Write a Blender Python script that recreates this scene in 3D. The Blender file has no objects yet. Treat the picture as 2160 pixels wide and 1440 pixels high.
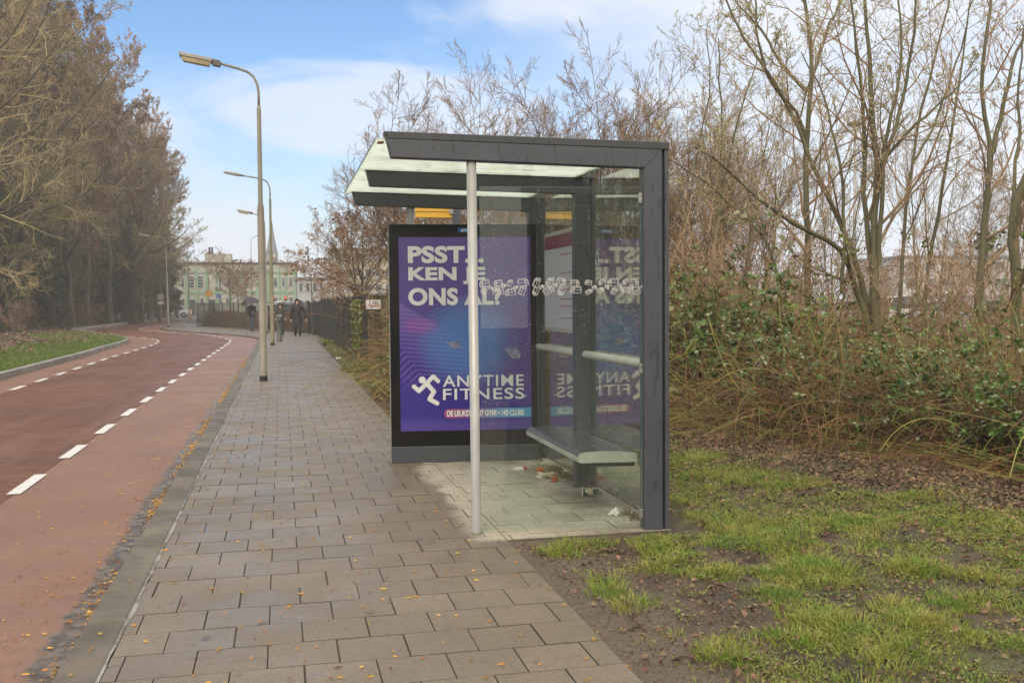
import bpy, bmesh, math, random
import numpy as np
from mathutils import Vector, Matrix, Euler

S = bpy.context.scene
COL = S.collection
R = math.radians
random.seed(7)
RNG = np.random.default_rng(11)

# ------------------------------------------------------------------ camera
FPX, CX, CY, EYE = 2130.0, 1080.0, 720.0, 1.5
YAW, PITCH, ROLL = math.atan(485/FPX), math.atan(83/FPX), .0078
_f = np.array([math.sin(YAW)*math.cos(PITCH), math.cos(YAW)*math.cos(PITCH), -math.sin(PITCH)])
_r0 = np.array([math.cos(YAW), -math.sin(YAW), 0.0])
_u0 = np.cross(_r0, _f)
_r = _r0*math.cos(ROLL) - _u0*math.sin(ROLL)
_u = _u0*math.cos(ROLL) + _r0*math.sin(ROLL)
CAMP = np.array([0, 0, EYE])
cam = bpy.data.objects.new("camera", bpy.data.cameras.new("camera"))
COL.objects.link(cam)
cam.data.sensor_width = 36.0
cam.data.lens = FPX/2160*36
cam.data.clip_start, cam.data.clip_end = .05, 3000
m = Matrix.Identity(4)
for i in range(3):
    m[i][0], m[i][1], m[i][2], m[i][3] = _r[i], _u[i], -_f[i], CAMP[i]
cam.matrix_world = m
S.camera = cam

def ray(px, py): return _f + _r*(px-CX)/FPX - _u*(py-CY)/FPX
def G(px, py, z=0.0):
    d = ray(px, py); return CAMP + d*((z-EYE)/d[2])
def D(px, py, Y):
    d = ray(px, py); return CAMP + d*(Y/d[1])

# ------------------------------------------------------------------ render, sky, sun
S.render.engine = 'CYCLES'
c = S.cycles
c.use_denoising = True
c.denoiser = 'OPENIMAGEDENOISE'
c.max_bounces = 6; c.diffuse_bounces = 3; c.glossy_bounces = 3; c.transmission_bounces = 5
c.transparent_max_bounces = 16; c.volume_bounces = 1
c.caustics_reflective = False; c.caustics_refractive = False
c.sample_clamp_indirect = 6
S.view_settings.view_transform = 'Standard'
S.view_settings.look = 'None'
S.view_settings.exposure = 0.45
S.view_settings.gamma = 1.0

SUN_EL, SUN_ROT = R(42), R(200)
W = bpy.data.worlds.new("World"); S.world = W
W.use_nodes = True
nt = W.node_tree
for n in list(nt.nodes): nt.nodes.remove(n)
def N(tree, typ, **kw):
    n = tree.nodes.new(typ)
    for k, v in kw.items():
        if k.startswith('i_'):
            n.inputs[k[2:].replace('_', ' ')].default_value = v
        elif isinstance(k, str) and hasattr(n, k): setattr(n, k, v)
    return n
def math_node(tree, op, a, b=None, clamp=False):
    n = tree.nodes.new('ShaderNodeMath'); n.operation = op; n.use_clamp = clamp
    for i, v in enumerate((a, b)):
        if v is None: continue
        if isinstance(v, (int, float)): n.inputs[i].default_value = v
        else: tree.links.new(v, n.inputs[i])
    return n.outputs[0]
def maprange(tree, v, a, b, c0=0.0, c1=1.0, smooth=True):
    n = tree.nodes.new('ShaderNodeMapRange'); n.clamp = True
    if smooth: n.interpolation_type = 'SMOOTHSTEP'
    tree.links.new(v, n.inputs[0])
    for i, x in enumerate((a, b, c0, c1)): n.inputs[i+1].default_value = x
    return n.outputs[0]
def mixcol(tree, f, a, b, mode='MIX'):
    n = tree.nodes.new('ShaderNodeMix'); n.data_type = 'RGBA'; n.blend_type = mode
    for i, v in ((0, f), (6, a), (7, b)):
        if isinstance(v, (int, float)): n.inputs[i].default_value = v if i == 0 else (v, v, v, 1)
        elif isinstance(v, (tuple, list)): n.inputs[i].default_value = (*v[:3], 1)
        else: tree.links.new(v, n.inputs[i])
    return n.outputs[2]
sky = N(nt, 'ShaderNodeTexSky'); sky.sky_type = 'NISHITA'; sky.sun_disc = False
sky.sun_elevation = SUN_EL; sky.sun_rotation = SUN_ROT; sky.air_density = 1.0; sky.dust_density = .4; sky.ozone_density = 2.0
tc = N(nt, 'ShaderNodeTexCoord')
sp = N(nt, 'ShaderNodeSeparateXYZ'); nt.links.new(tc.outputs['Generated'], sp.inputs[0])
mp = N(nt, 'ShaderNodeMapping'); nt.links.new(tc.outputs['Generated'], mp.inputs[0])
mp.inputs['Rotation'].default_value = (0, R(24), R(15)); mp.inputs['Scale'].default_value = (2.2, 2.2, 7.5)
nz = N(nt, 'ShaderNodeTexNoise', i_Scale=1.25, i_Detail=9.0, i_Roughness=.58, i_Distortion=.5); nt.links.new(mp.outputs[0], nz.inputs[0])
cl = maprange(nt, nz.outputs[0], .43, .62)
low = maprange(nt, sp.outputs[2], .0, .19, .88, .0)
rightw = maprange(nt, math_node(nt, 'DIVIDE', sp.outputs[0], math_node(nt, 'MAXIMUM', sp.outputs[1], .05)), .12, .5, 0, .78)
behind = maprange(nt, sp.outputs[1], .52, .1)
over = maprange(nt, sp.outputs[2], .36, .62)
def scr(a, b): return math_node(nt, 'SUBTRACT', 1.0, math_node(nt, 'MULTIPLY', math_node(nt, 'SUBTRACT', 1.0, a), math_node(nt, 'SUBTRACT', 1.0, b)))
mask = scr(scr(scr(math_node(nt, 'MULTIPLY', cl, .70), low), rightw), scr(behind, over))
SKYK = 1.0
blue = mixcol(nt, 1.0, sky.outputs[0], (.74, 1.02, 1.24), 'MULTIPLY')
cloud = mixcol(nt, maprange(nt, sp.outputs[1], -.2, .6), (9.9, 9.1, 8.1), (6.9, 7.2, 7.8))
skyc = mixcol(nt, mask, blue, cloud)
bg = N(nt, 'ShaderNodeBackground'); bg.inputs[1].default_value = .10
nt.links.new(skyc, bg.inputs[0])
wo = N(nt, 'ShaderNodeOutputWorld'); nt.links.new(bg.outputs[0], wo.inputs[0])

sun = bpy.data.objects.new("sun", bpy.data.lights.new("sun", 'SUN'))
COL.objects.link(sun)
sun.data.energy = 2.0; sun.data.angle = R(28); sun.data.color = (1, .91, .78)
sd = Vector((math.sin(SUN_ROT)*math.cos(SUN_EL), math.cos(SUN_ROT)*math.cos(SUN_EL), math.sin(SUN_EL)))
sun.rotation_euler = sd.to_track_quat('Z', 'Y').to_euler()

# ------------------------------------------------------------------ materials
MATS = {}
def newmat(name):
    m = bpy.data.materials.new(name); m.use_nodes = True
    t = m.node_tree
    return m, t, t.nodes['Principled BSDF'], t.nodes['Material Output']
def coords(t, kind='Object', scale=None):
    tc = t.nodes.new('ShaderNodeTexCoord'); o = tc.outputs[kind]
    if scale is not None:
        mp = t.nodes.new('ShaderNodeMapping'); t.links.new(o, mp.inputs[0]); mp.inputs['Scale'].default_value = scale; o = mp.outputs[0]
    return o
def noise(t, vec, scale, detail=6.0, rough=.6, dist=0.0):
    n = t.nodes.new('ShaderNodeTexNoise'); t.links.new(vec, n.inputs[0])
    n.inputs['Scale'].default_value = scale; n.inputs['Detail'].default_value = detail
    n.inputs['Roughness'].default_value = rough; n.inputs['Distortion'].default_value = dist
    return n.outputs[0]
def bump(t, h, bs, strength, dist, prev=None):
    n = t.nodes.new('ShaderNodeBump'); n.inputs['Strength'].default_value = strength; n.inputs['Distance'].default_value = dist
    t.links.new(h, n.inputs['Height'])
    if prev is not None: t.links.new(prev, n.inputs['Normal'])
    if bs is not None: t.links.new(n.outputs[0], bs.inputs['Normal'])
    return n.outputs[0]
def pmat(name, col, col2=None, rough=.6, rvar=.1, scale=6, bumps=0.0, bscale=60, bdist=.004, metal=0.0, island=0.0, spec=.5, lo=.35, hi=.65, transl=0.0, stretch=None, back=None):
    """Principled surface whose colour wanders between two tones, with a fine bump and per-piece variation."""
    if name in MATS: return MATS[name]
    m, t, b, o = newmat(name)
    if col2 is None: col2 = tuple(x*.72 for x in col)
    v = coords(t, 'Object', stretch)
    n = noise(t, v, scale)
    f = maprange(t, n, lo, hi)
    cc = mixcol(t, f, col, col2)
    if island:
        g = t.nodes.new('ShaderNodeNewGeometry')
        h = t.nodes.new('ShaderNodeHueSaturation'); t.links.new(cc, h.inputs['Color'])
        t.links.new(maprange(t, g.outputs['Random Per Island'], 0, 1, 1-island, 1+island, False), h.inputs['Value'])
        h2 = math_node(t, 'FRACT', math_node(t, 'MULTIPLY', g.outputs['Random Per Island'], 7.13))
        t.links.new(maprange(t, h2, 0, 1, .5-island*.06, .5+island*.06, False), h.inputs['Hue'])
        cc = h.outputs[0]
    if back is not None:
        g = t.nodes.new('ShaderNodeNewGeometry')
        sel = math_node(t, 'GREATER_THAN', math_node(t, 'FRACT', math_node(t, 'MULTIPLY', g.outputs['Random Per Island'], 13.7)), .84)
        cc = mixcol(t, math_node(t, 'MULTIPLY', g.outputs['Backfacing'], sel), cc, back)
    t.links.new(cc, b.inputs['Base Color'])
    t.links.new(maprange(t, noise(t, v, scale*2.3), .3, .7, max(.02, rough-rvar), min(1, rough+rvar)), b.inputs['Roughness'])
    b.inputs['Metallic'].default_value = metal
    b.inputs['Specular IOR Level'].default_value = spec
    if bumps: bump(t, noise(t, v, bscale, 4), b, bumps, bdist)
    if transl:
        tr = t.nodes.new('ShaderNodeBsdfTranslucent'); t.links.new(cc, tr.inputs[0])
        mx = t.nodes.new('ShaderNodeMixShader'); mx.inputs[0].default_value = transl
        t.links.new(b.outputs[0], mx.inputs[1]); t.links.new(tr.outputs[0], mx.inputs[2]); t.links.new(mx.outputs[0], o.inputs[0])
    MATS[name] = m
    return m

# ------------------------------------------------------------------ mesh helpers
def wmat(o):
    M = Matrix.Identity(4)
    while o is not None:
        M = Matrix.LocRotScale(o.location, o.rotation_euler, o.scale) @ M; o = o.parent
    return M
def link(name, me, mat, parent=None, kind=None):
    o = bpy.data.objects.new(name, me); COL.objects.link(o)
    if mat is not None:
        for mm in (mat if isinstance(mat, (list, tuple)) else [mat]): me.materials.append(mm)
    if parent is not None: o.parent = parent
    if kind: o['kind'] = kind
    return o
def tag(o, label=None, cat=None, group=None, kind=None):
    if label: o['label'] = label
    if cat: o['category'] = cat
    if group: o['group'] = group
    if kind: o['kind'] = kind
    return o
def thing(name, label, cat, loc=(0, 0, 0), rz=0.0, group=None):
    o = bpy.data.objects.new(name, None); COL.objects.link(o)
    o.empty_display_size = .2
    o.location = loc; o.rotation_euler = (0, 0, rz)
    return tag(o, label, cat, group)
def kids(o): return [c for c in bpy.data.objects if c.parent == o]
def dup(root, loc, rz, scale=1.0, label=None, group=None):
    r = root.copy(); COL.objects.link(r); r.location = loc; r.rotation_euler = (0, 0, rz)
    r.scale = (scale,)*3 if isinstance(scale, (int, float)) else scale
    if label: r['label'] = label
    if group: r['group'] = group
    for ch in root.children:
        c = ch.copy(); COL.objects.link(c); c.parent = r
        for g in ch.children:
            d = g.copy(); COL.objects.link(d); d.parent = c
    return r

class MB:
    def __init__(s): s.v = []; s.f = []; s.mi = []; s.m = 0
    def add(s, vs, fs):
        k = len(s.v); s.v += [tuple(map(float, p)) for p in vs]
        s.f += [tuple(k+i for i in f) for f in fs]; s.mi += [s.m]*len(fs); return s
    def box(s, c0, sz, rz=0.0, taper=1.0):
        x, y, z = (a/2 for a in sz); ca, sa = math.cos(rz), math.sin(rz); vs = []
        for dz in (-1, 1):
            k = taper if dz > 0 else 1
            for dx, dy in ((-1, -1), (1, -1), (1, 1), (-1, 1)):
                px, py = dx*x*k, dy*y*k
                vs.append((c0[0]+px*ca-py*sa, c0[1]+px*sa+py*ca, c0[2]+dz*z))
        return s.add(vs, [(3, 2, 1, 0), (4, 5, 6, 7), (0, 1, 5, 4), (1, 2, 6, 5), (2, 3, 7, 6), (3, 0, 4, 7)])
    def hexa(s, x0, x1, y0, y1, z0, z1, fn):
        vs = [fn(*p) for p in ((x0, y0, z0), (x1, y0, z0), (x1, y1, z0), (x0, y1, z0), (x0, y0, z1), (x1, y0, z1), (x1, y1, z1), (x0, y1, z1))]
        return s.add(vs, [(3, 2, 1, 0), (4, 5, 6, 7), (0, 1, 5, 4), (1, 2, 6, 5), (2, 3, 7, 6), (3, 0, 4, 7)])
    def prism(s, A, B):
        n = len(A)
        return s.add(list(A)+list(B), [tuple(range(n-1, -1, -1)), tuple(range(n, 2*n))]+[(i, (i+1) % n, n+(i+1) % n, n+i) for i in range(n)])
    def loft(s, rings, caps=True, close=True):
        n = len(rings[0]); k = len(rings); vs = [p for r in rings for p in r]; fs = []
        for j in range(k-1):
            for i in range(n if close else n-1):
                fs.append((j*n+i, j*n+(i+1) % n, (j+1)*n+(i+1) % n, (j+1)*n+i))
        if caps: fs += [tuple(range(n-1, -1, -1)), tuple((k-1)*n+i for i in range(n))]
        return s.add(vs, fs)
    def tube(s, path, r, sides=8, caps=True):
        P = [Vector(p) for p in path]; n = len(P)
        rs = r if isinstance(r, (list, tuple)) else [r]*n
        rings = []; prev = None
        for i in range(n):
            T = (P[min(i+1, n-1)]-P[max(i-1, 0)]).normalized()
            ref = Vector((0, 0, 1)) if abs(T.z) < .9 else Vector((1, 0, 0))
            if prev is None: a = T.cross(ref).normalized()
            else: a = (prev - T*prev.dot(T)).normalized()
            prev = a; b = T.cross(a)
            rings.append([P[i]+(a*math.cos(q)+b*math.sin(q))*rs[i] for q in (2*math.pi*j/sides for j in range(sides))])
        return s.loft(rings, caps)
    def lathe(s, prof, c0, sides=16, sx=1.0, sy=1.0):
        return s.loft([[(c0[0]+r*sx*math.cos(2*math.pi*j/sides), c0[1]+r*sy*math.sin(2*math.pi*j/sides), c0[2]+z) for j in range(sides)] for r, z in prof])
    def build(s, name, mat, parent=None, smooth=False, bevel=0.0, local=False, kind=None, segs=2):
        me = bpy.data.meshes.new(name)
        vs = s.v
        if parent is not None and not local:
            Mi = wmat(parent).inverted(); vs = [tuple(Mi @ Vector(p)) for p in vs]
        me.from_pydata(vs, [], s.f); me.update()
        if any(s.mi): me.polygons.foreach_set('material_index', s.mi)
        if smooth: me.polygons.foreach_set('use_smooth', [True]*len(me.polygons))
        o = link(name, me, mat, parent, kind)
        if bevel:
            b = o.modifiers.new('bevel', 'BEVEL'); b.width = bevel; b.segments = segs; b.limit_method = 'ANGLE'; b.angle_limit = R(35)
            if smooth or True: b.harden_normals = False
        return o
def npmesh(name, V, F, mat, parent=None, smooth=False, kind=None, world=False, mi=None):
    """one mesh object from numpy arrays; F is (n,3) or (n,4)"""
    V = np.asarray(V, np.float32); F = np.asarray(F, np.int32)
    if parent is not None and world:
        Mi = np.array(wmat(parent).inverted()); V = V @ Mi[:3, :3].T + Mi[:3, 3]
    me = bpy.data.meshes.new(name); k = F.shape[1]
    me.vertices.add(len(V)); me.vertices.foreach_set('co', V.astype(np.float32).ravel())
    me.loops.add(F.size); me.loops.foreach_set('vertex_index', F.ravel())
    me.polygons.add(len(F)); me.polygons.foreach_set('loop_start', np.arange(0, F.size, k, dtype=np.int32))
    me.polygons.foreach_set('loop_total', np.full(len(F), k, np.int32))
    me.polygons.foreach_set('use_smooth', np.full(len(F), bool(smooth)))
    if mi is not None: me.polygons.foreach_set('material_index', np.asarray(mi, np.int32))
    me.update(calc_edges=True); me.validate()
    return link(name, me, mat, parent, kind)
def cat(parts):
    Vs, Fs, k = [], [], 0
    for V, F in parts:
        Vs.append(V); Fs.append(F+k); k += len(V)
    return np.concatenate(Vs), np.concatenate(Fs)

def sheet(name, pts, z, mat, kind='structure', parent=None):
    """flat polygon sheet lying on the ground"""
    bm = bmesh.new()
    vs = [bm.verts.new((p[0], p[1], z)) for p in pts]
    es = [bm.edges.new((vs[i], vs[(i+1) % len(vs)])) for i in range(len(vs))]
    bmesh.ops.triangle_fill(bm, edges=es, use_beauty=True)
    for f in bm.faces:
        f.normal_update()
        if f.normal.z < 0: f.normal_flip()
    me = bpy.data.meshes.new(name); bm.to_mesh(me); bm.free()
    return link(name, me, mat, parent, kind)
def resample(pts, step):
    P = np.array([p[:2] for p in pts], float); d = np.r_[0, np.cumsum(np.hypot(*np.diff(P, axis=0).T))]
    n = max(2, int(d[-1]/step)+1); s = np.linspace(0, d[-1], n)
    return np.c_[np.interp(s, d, P[:, 0]), np.interp(s, d, P[:, 1])]
def smoothline(pts, it=2):
    P = np.array([p[:2] for p in pts], float)
    for _ in range(it):
        Q = [P[0]]
        for a, b in zip(P[:-1], P[1:]): Q += [a*.75+b*.25, a*.25+b*.75]
        Q.append(P[-1]); P = np.array(Q)
    return P
def offset(P, d):
    P = np.asarray(P); T = np.gradient(P, axis=0); T /= np.maximum(np.linalg.norm(T, axis=1, keepdims=True), 1e-9)
    return P + np.c_[T[:, 1], -T[:, 0]]*d          # to the right of travel

def text_mesh(body, bold=0.0, spacing=1.0):
    cu = bpy.data.curves.new('lettering', 'FONT'); cu.body = body; cu.size = 1; cu.offset = bold; cu.space_character = spacing; cu.resolution_u = 6
    o = bpy.data.objects.new('lettering', cu); COL.objects.link(o)
    dg = bpy.context.evaluated_depsgraph_get(); dg.update()
    me = o.evaluated_get(dg).to_mesh()
    V = np.array([v.co[:] for v in me.vertices]); F = [tuple(p.vertices) for p in me.polygons]
    o.evaluated_get(dg).to_mesh_clear(); bpy.data.objects.remove(o); bpy.data.curves.remove(cu)
    return V, F
def text_on(mb, body, x0, x1, z0, z1, put, bold=0.0, spacing=1.0):
    """fit lettering into the rectangle x0..x1, z0..z1 of a surface; put(u, w) gives the world point"""
    V, F = text_mesh(body, bold, spacing)
    a, b = V[:, 0].min(), V[:, 0].max(); c0, d = V[:, 1].min(), V[:, 1].max()
    vs = [put(x0+(p[0]-a)/(b-a)*(x1-x0), z0+(p[1]-c0)/(d-c0)*(z1-z0)) for p in V]
    mb.add(vs, F)

# smooth value noise on the plane, for where things grow
_lat = np.random.default_rng(5).random((256, 256))
def vnoise(x, y, s):
    x = np.asarray(x)/s+57.3; y = np.asarray(y)/s+31.7
    i, j = np.floor(x).astype(int), np.floor(y).astype(int); u, v = x-i, y-j
    u, v = u*u*(3-2*u), v*v*(3-2*v); g = lambda a, b: _lat[a % 256, b % 256]
    return (g(i, j)*(1-u)+g(i+1, j)*u)*(1-v)+(g(i, j+1)*(1-u)+g(i+1, j+1)*u)*v

# ================================================================== SETTING
ZR = -.06
def gp(*px): return [G(x, y)[:2] for x, y in px]
kerb_px = [(547, 716), (542.5, 712.5), (530.7, 709.5), (507, 707), (471.6, 704), (424, 701), (377, 697.7), (345, 695), (335, 692.3), (344, 688.6), (376, 682.5), (399, 678.5), (416, 674.5), (480, 669)]
KERB = smoothline([(-.92, -4), (-.92, 10), (-.92, 25), (-.92, 36), (-1.0, 41)] + gp(*kerb_px), 2)
lk_px = [(107, 767), (175, 749.6), (225.5, 733.6), (258.6, 725), (270, 720), (272, 717.3), (260.5, 711), (214, 705), (165, 698.7), (152, 696), (165, 693.6), (223.6, 687), (282, 678.6), (350, 671.8)]
LKERB = smoothline([(-5.67, -4), (-5.67, 12)] + gp(*lk_px), 2)
rd_px = [(455, 738.5), (463, 733), (471, 728.6), (477.5, 724), (483, 720), (486, 717), (486, 714.3), (479, 712), (460, 707.5), (424, 703), (389, 700.6), (353, 698.8), (320, 697), (303, 695.5), (292, 692.2), (297, 690), (311, 687), (330.5, 684), (350, 682), (389, 677.3), (420, 673.3), (480, 668)]
RDASH = smoothline([(-2.19, -4), (-2.19, 12), (-2.19, 22)] + gp(*rd_px), 2)
ld_px = [(126, 783.6), (235, 749), (258.6, 743), (278, 737.5), (294.6, 732.7), (309, 728.4), (321, 724.9), (330.5, 721.2), (334.6, 717.8), (333, 715), (326.7, 712.6), (312, 710.5), (294.6, 709), (275, 707.6), (255.7, 706.2), (241, 704.7), (226.5, 703), (214, 701.7), (202, 699.5), (193, 696.7), (194, 694.4), (214, 691), (291.7, 681), (330.5, 676), (352, 673)]
LDASH = smoothline([(-4.84, -4), (-4.84, 12)] + gp(*ld_px), 2)
fence_px = [(416, 687), (434, 688.6), (480, 692), (547, 697), (598, 699.5), (639, 702.5), (668, 707)]

# --- ground
m_ground = pmat('far_ground', (.075, .085, .04), (.10, .085, .06), .9, .05, .15)
bm = MB(); bm.add([(-148, -52, -.16), (128, -52, -.16), (128, 352, -.16), (-148, 352, -.16)], [(0, 1, 2, 3)])
bm.build('ground', m_ground, kind='structure')

# --- red asphalt cycle lanes, between the kerbs
def asphalt(name, a, b, fine=420, rough=(.42, .62), gutter=False, wetx=None):
    m, t, bs, o = newmat(name)
    v = coords(t)
    big = noise(t, v, .55, 5, .6); mid = noise(t, v, 9, 5, .65); grit = noise(t, v, fine, 2, .5)
    cc = mixcol(t, maprange(t, big, .35, .68), a, b)
    cc = mixcol(t, maprange(t, noise(t, coords(t, 'Object', (1, .22, 1)), 1.1, 6, .6), .50, .66, 0, .38), cc, tuple(x*.55 for x in a))
    cc = mixcol(t, maprange(t, mid, .42, .62, 0, .45), cc, tuple(x*.72 for x in a))
    cc = mixcol(t, maprange(t, noise(t, v, 120, 3, .6), .50, .62, 0, .55), cc, tuple(min(1, x*1.5) for x in b))
    cc = mixcol(t, maprange(t, noise(t, v, 95, 3, .6), .52, .64, 0, .6), cc, tuple(x*.5 for x in a))
    cc = mixcol(t, maprange(t, grit, .42, .72, 0, .62), cc, tuple(min(1, x*1.75+.02) for x in b))
    cc = mixcol(t, maprange(t, noise(t, v, fine*.7, 2), .58, .72, 0, .6), cc, tuple(x*.35 for x in a))
    rr = maprange(t, noise(t, v, 1.3, 5), .3, .7, *rough)
    if gutter:
        s = t.nodes.new('ShaderNodeSeparateXYZ'); t.links.new(v, s.inputs[0])
        d = math_node(t, 'ABSOLUTE', math_node(t, 'ADD', s.outputs[0], 1.0))
        d = math_node(t, 'ADD', d, math_node(t, 'MULTIPLY', math_node(t, 'SUBTRACT', noise(t, v, 4, 6), .5), .22))
        k = math_node(t, 'MULTIPLY', maprange(t, d, .115, .05), maprange(t, s.outputs[1], 30, 16, .25, 1))
        cc = mixcol(t, math_node(t, 'MULTIPLY', k, .93), cc, mixcol(t, maprange(t, noise(t, v, 14), .4, .6), (.060, .048, .035), (.165, .142, .112)))
        rr = mixcol(t, k, rr, .34)
    t.links.new(cc, bs.inputs['Base Color']); t.links.new(rr, bs.inputs['Roughness'])
    p = bump(t, grit, None, .35, .003); bump(t, noise(t, v, 30, 4), bs, .25, .004, p)
    return m
m_red = asphalt('red_asphalt', (.172, .085, .050), (.220, .120, .076), gutter=True)
road_poly = list(KERB) + list(LKERB[::-1])
sheet('cycle_lane', road_poly, ZR, m_red)

# --- darker wet carriageway of small red-brown pavers
m_car, t, bs, o = newmat('carriageway')
v = coords(t)
br = t.nodes.new('ShaderNodeTexBrick'); t.links.new(v, br.inputs[0]); br.offset = .5
for k, x in (('Scale', 1), ('Brick Width', .21), ('Row Height', .105), ('Mortar Size', .006), ('Mortar Smooth', .3), ('Bias', 0)): br.inputs[k].default_value = x
br.inputs['Color1'].default_value = (.150, .058, .025, 1); br.inputs['Color2'].default_value = (.20, .088, .045, 1); br.inputs['Mortar'].default_value = (.045, .026, .020, 1)
cc = mixcol(t, maprange(t, noise(t, v, .35, 5), .35, .7, 0, .65), br.outputs[0], (.080, .036, .022))
cc = mixcol(t, maprange(t, noise(t, coords(t, 'Object', (3, .25, 1)), 1.2, 6), .45, .7, 0, .4), cc, (.19, .115, .09))
t.links.new(cc, bs.inputs['Base Color'])
t.links.new(maprange(t, noise(t, v, 1.2, 6), .3, .7, .42, .65), bs.inputs['Roughness']); bs.inputs['Specular IOR Level'].default_value = .3
p = bump(t, br.outputs['Fac'], None, -.5, .004); p2 = bump(t, noise(t, coords(t, 'Object', (1.2, 5, 1)), 2.2, 5), None, .5, .03, p); bump(t, noise(t, v, 160, 3), bs, .3, .002, p2)
sheet('carriageway', list(RDASH) + list(LDASH[::-1]), ZR+.004, m_car)
m_junc = asphalt('grey_asphalt', (.10, .10, .10), (.14, .135, .13), 60)
sheet('junction', gp((340, 673), (420, 671), (520, 668), (760, 662), (760, 653), (250, 653), (320, 660), (338, 666)), ZR-.008, m_junc)
sheet('car_park', [(3.4, 52), (-3, 74), (-2, 104), (60, 104), (60, 44), (8, 44)], -.07, m_junc)

# --- white dashes
m_white = pmat('road_paint', (.74, .73, .70), (.55, .54, .51), .5, .1, 22, .15, 200, .002)
def dashes(name, line, first, on, gap, upto, w):
    P = resample(line, .25); T = np.gradient(P, axis=0); T /= np.linalg.norm(T, axis=1, keepdims=True); Nn = np.c_[T[:, 1], -T[:, 0]]
    b = MB(); s = first
    d = np.r_[0, np.cumsum(np.hypot(*np.diff(P, axis=0).T))]
    while s+on < min(upto, d[-1]):
        ii = [np.searchsorted(d, s+on*q/4) for q in range(5)]
        for a, e in zip(ii[:-1], ii[1:]):
            if e <= a: continue
            q = [P[a]-Nn[a]*w/2, P[a]+Nn[a]*w/2, P[e]+Nn[e]*w/2, P[e]-Nn[e]*w/2]
            b.add([(x, y, ZR+.008) for x, y in q], [(0, 1, 2, 3)])
        s += on+gap
    return b.build(name, m_white, kind='structure')
dashes('lane_marking', RDASH, .93, 1.0, 1.0, 150, .11)
dashes('lane_marking', LDASH, .2, 1.0, 1.0, 170, .11)

# --- kerbs, laid in one metre stones
m_kerb = pmat('kerb_stone', (.088, .074, .050), (.150, .127, .093), .60, .14, 2.2, .5, 160, .003, island=.14)
m_kerb_l = pmat('pale_kerb_stone', (.30, .29, .27), (.22, .21, .19), .6, .1, 2.5, .4, 120, .003, island=.1)
def kerb(name, line, w, z1, mat, side, step=1.0):
    P = resample(line, step); b = MB()
    Q = offset(P, side*w)
    for i in range(len(P)-1):
        a, e, a2, e2 = P[i], P[i+1], Q[i], Q[i+1]; g = .004/max(.1, np.linalg.norm(e-a))
        a, e, a2, e2 = a+(e-a)*g, e-(e-a)*g, a2+(e2-a2)*g, e2-(e2-a2)*g
        dz = random.uniform(-.003, .003)
        b.prism([(*a, -.2), (*a2, -.2), (*e2, -.2), (*e, -.2)], [(*a, z1+dz), (*a2, z1+dz), (*e2, z1+dz), (*e, z1+dz)])
    return b.build(name, mat, kind='structure', bevel=.012)
kerb('kerb', KERB, .175, .012, m_kerb, 1)
kerb('kerb', LKERB, .16, .085, m_kerb_l, -1)

# --- pavement tiles
KIN = offset(KERB, .18)
fence_line = gp(*fence_px)
PAVE = [tuple(p) for p in KIN if True] + [tuple(p) for p in fence_line] + [(1.53, 40), (1.42, 30), (1.365, 22), (1.365, -4)]
# cut the far end: keep kerb points only until the fence start
def inside(poly, x, y):
    x = np.asarray(x); y = np.asarray(y); r = np.zeros(x.shape, bool); n = len(poly); j = n-1
    for i in range(n):
        xi, yi = poly[i]; xj, yj = poly[j]
        k = ((yi > y) != (yj > y)) & (x < (xj-xi)*(y-yi)/(yj-yi+1e-12)+xi); r ^= k; j = i
    return r
m_joint = pmat('tile_joint', (.085, .074, .048), (.050, .042, .028), .8, .1, 30, .3, 120, .003)
sheet('pavement_bed', PAVE, -.007, m_joint)
sheet('pavement_bed', [(1.366, 6.16), (2.48, 6.16), (2.48, 9.56), (1.366, 9.56)], -.013, m_joint)
TS = .2965; Y0 = 6.01
xs0, ys0 = [], []
tiles = []
for k in range(-30, 270):
    y = Y0+k*TS
    off = -.08 if k % 2 == 0 else .068
    for i in range(-48, 9):
        x0 = off+i*TS; x1 = x0+TS
        if y < 40 and x1 > -.735 and x0 < 1.365-.01:
            tiles.append((max(x0, -.735), min(x1, 1.365), y, y+TS))
        if 0 <= k < 12 and x1 > 1.37 and x0 < 2.45:
            tiles.append((max(x0, 1.365), min(x1, 2.475), max(y, 6.17), y+TS))
        if y >= 40: tiles.append((x0, x1, y, y+TS))
T = np.array(tiles)
keep = (T[:, 2] < 40) | inside(PAVE, (T[:, 0]+T[:, 1])/2, (T[:, 2]+T[:, 3])/2)
T = T[keep & (T[:, 1]-T[:, 0] > .03)]
n = len(T); g, iv = .0022, .0015
dz = RNG.normal(0, .0009, (n, 1)); tx = RNG.normal(0, .002, (n, 1)); ty = RNG.normal(0, .002, (n, 1))
jx, jy = RNG.normal(0, .0012, n), RNG.normal(0, .0012, n)
g = .0022; under = (T[:, 0] > 1.1) & (T[:, 2] > 6.1) & (T[:, 2] < 9.6); g = np.where(under, .0009, g); gv = np.where(under, .0009, .0022)
x0, x1, y0, y1 = T[:, 0]+gv+jx, T[:, 1]-gv+jx, T[:, 2]+g*.95+jy, T[:, 3]-g*.95+jy
cx_, cy_ = (x0+x1)/2, (y0+y1)/2
def ring(i, z):
    X = np.stack([x0+i, x1-i, x1-i, x0+i], 1); Y = np.stack([y0+i, y0+i, y1-i, y1-i], 1)
    Z = z+dz+tx*(X-cx_[:, None])+ty*(Y-cy_[:, None])
    return np.stack([X, Y, Z], 2)
V = np.concatenate([ring(0, -.022), ring(0, -.0045), ring(iv, 0.0)], 1).reshape(-1, 3)
fs = [(8, 9, 10, 11)]
for a in (0, 4): fs += [(a+i, a+(i+1) % 4, a+4+(i+1) % 4, a+4+i) for i in range(4)]
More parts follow.
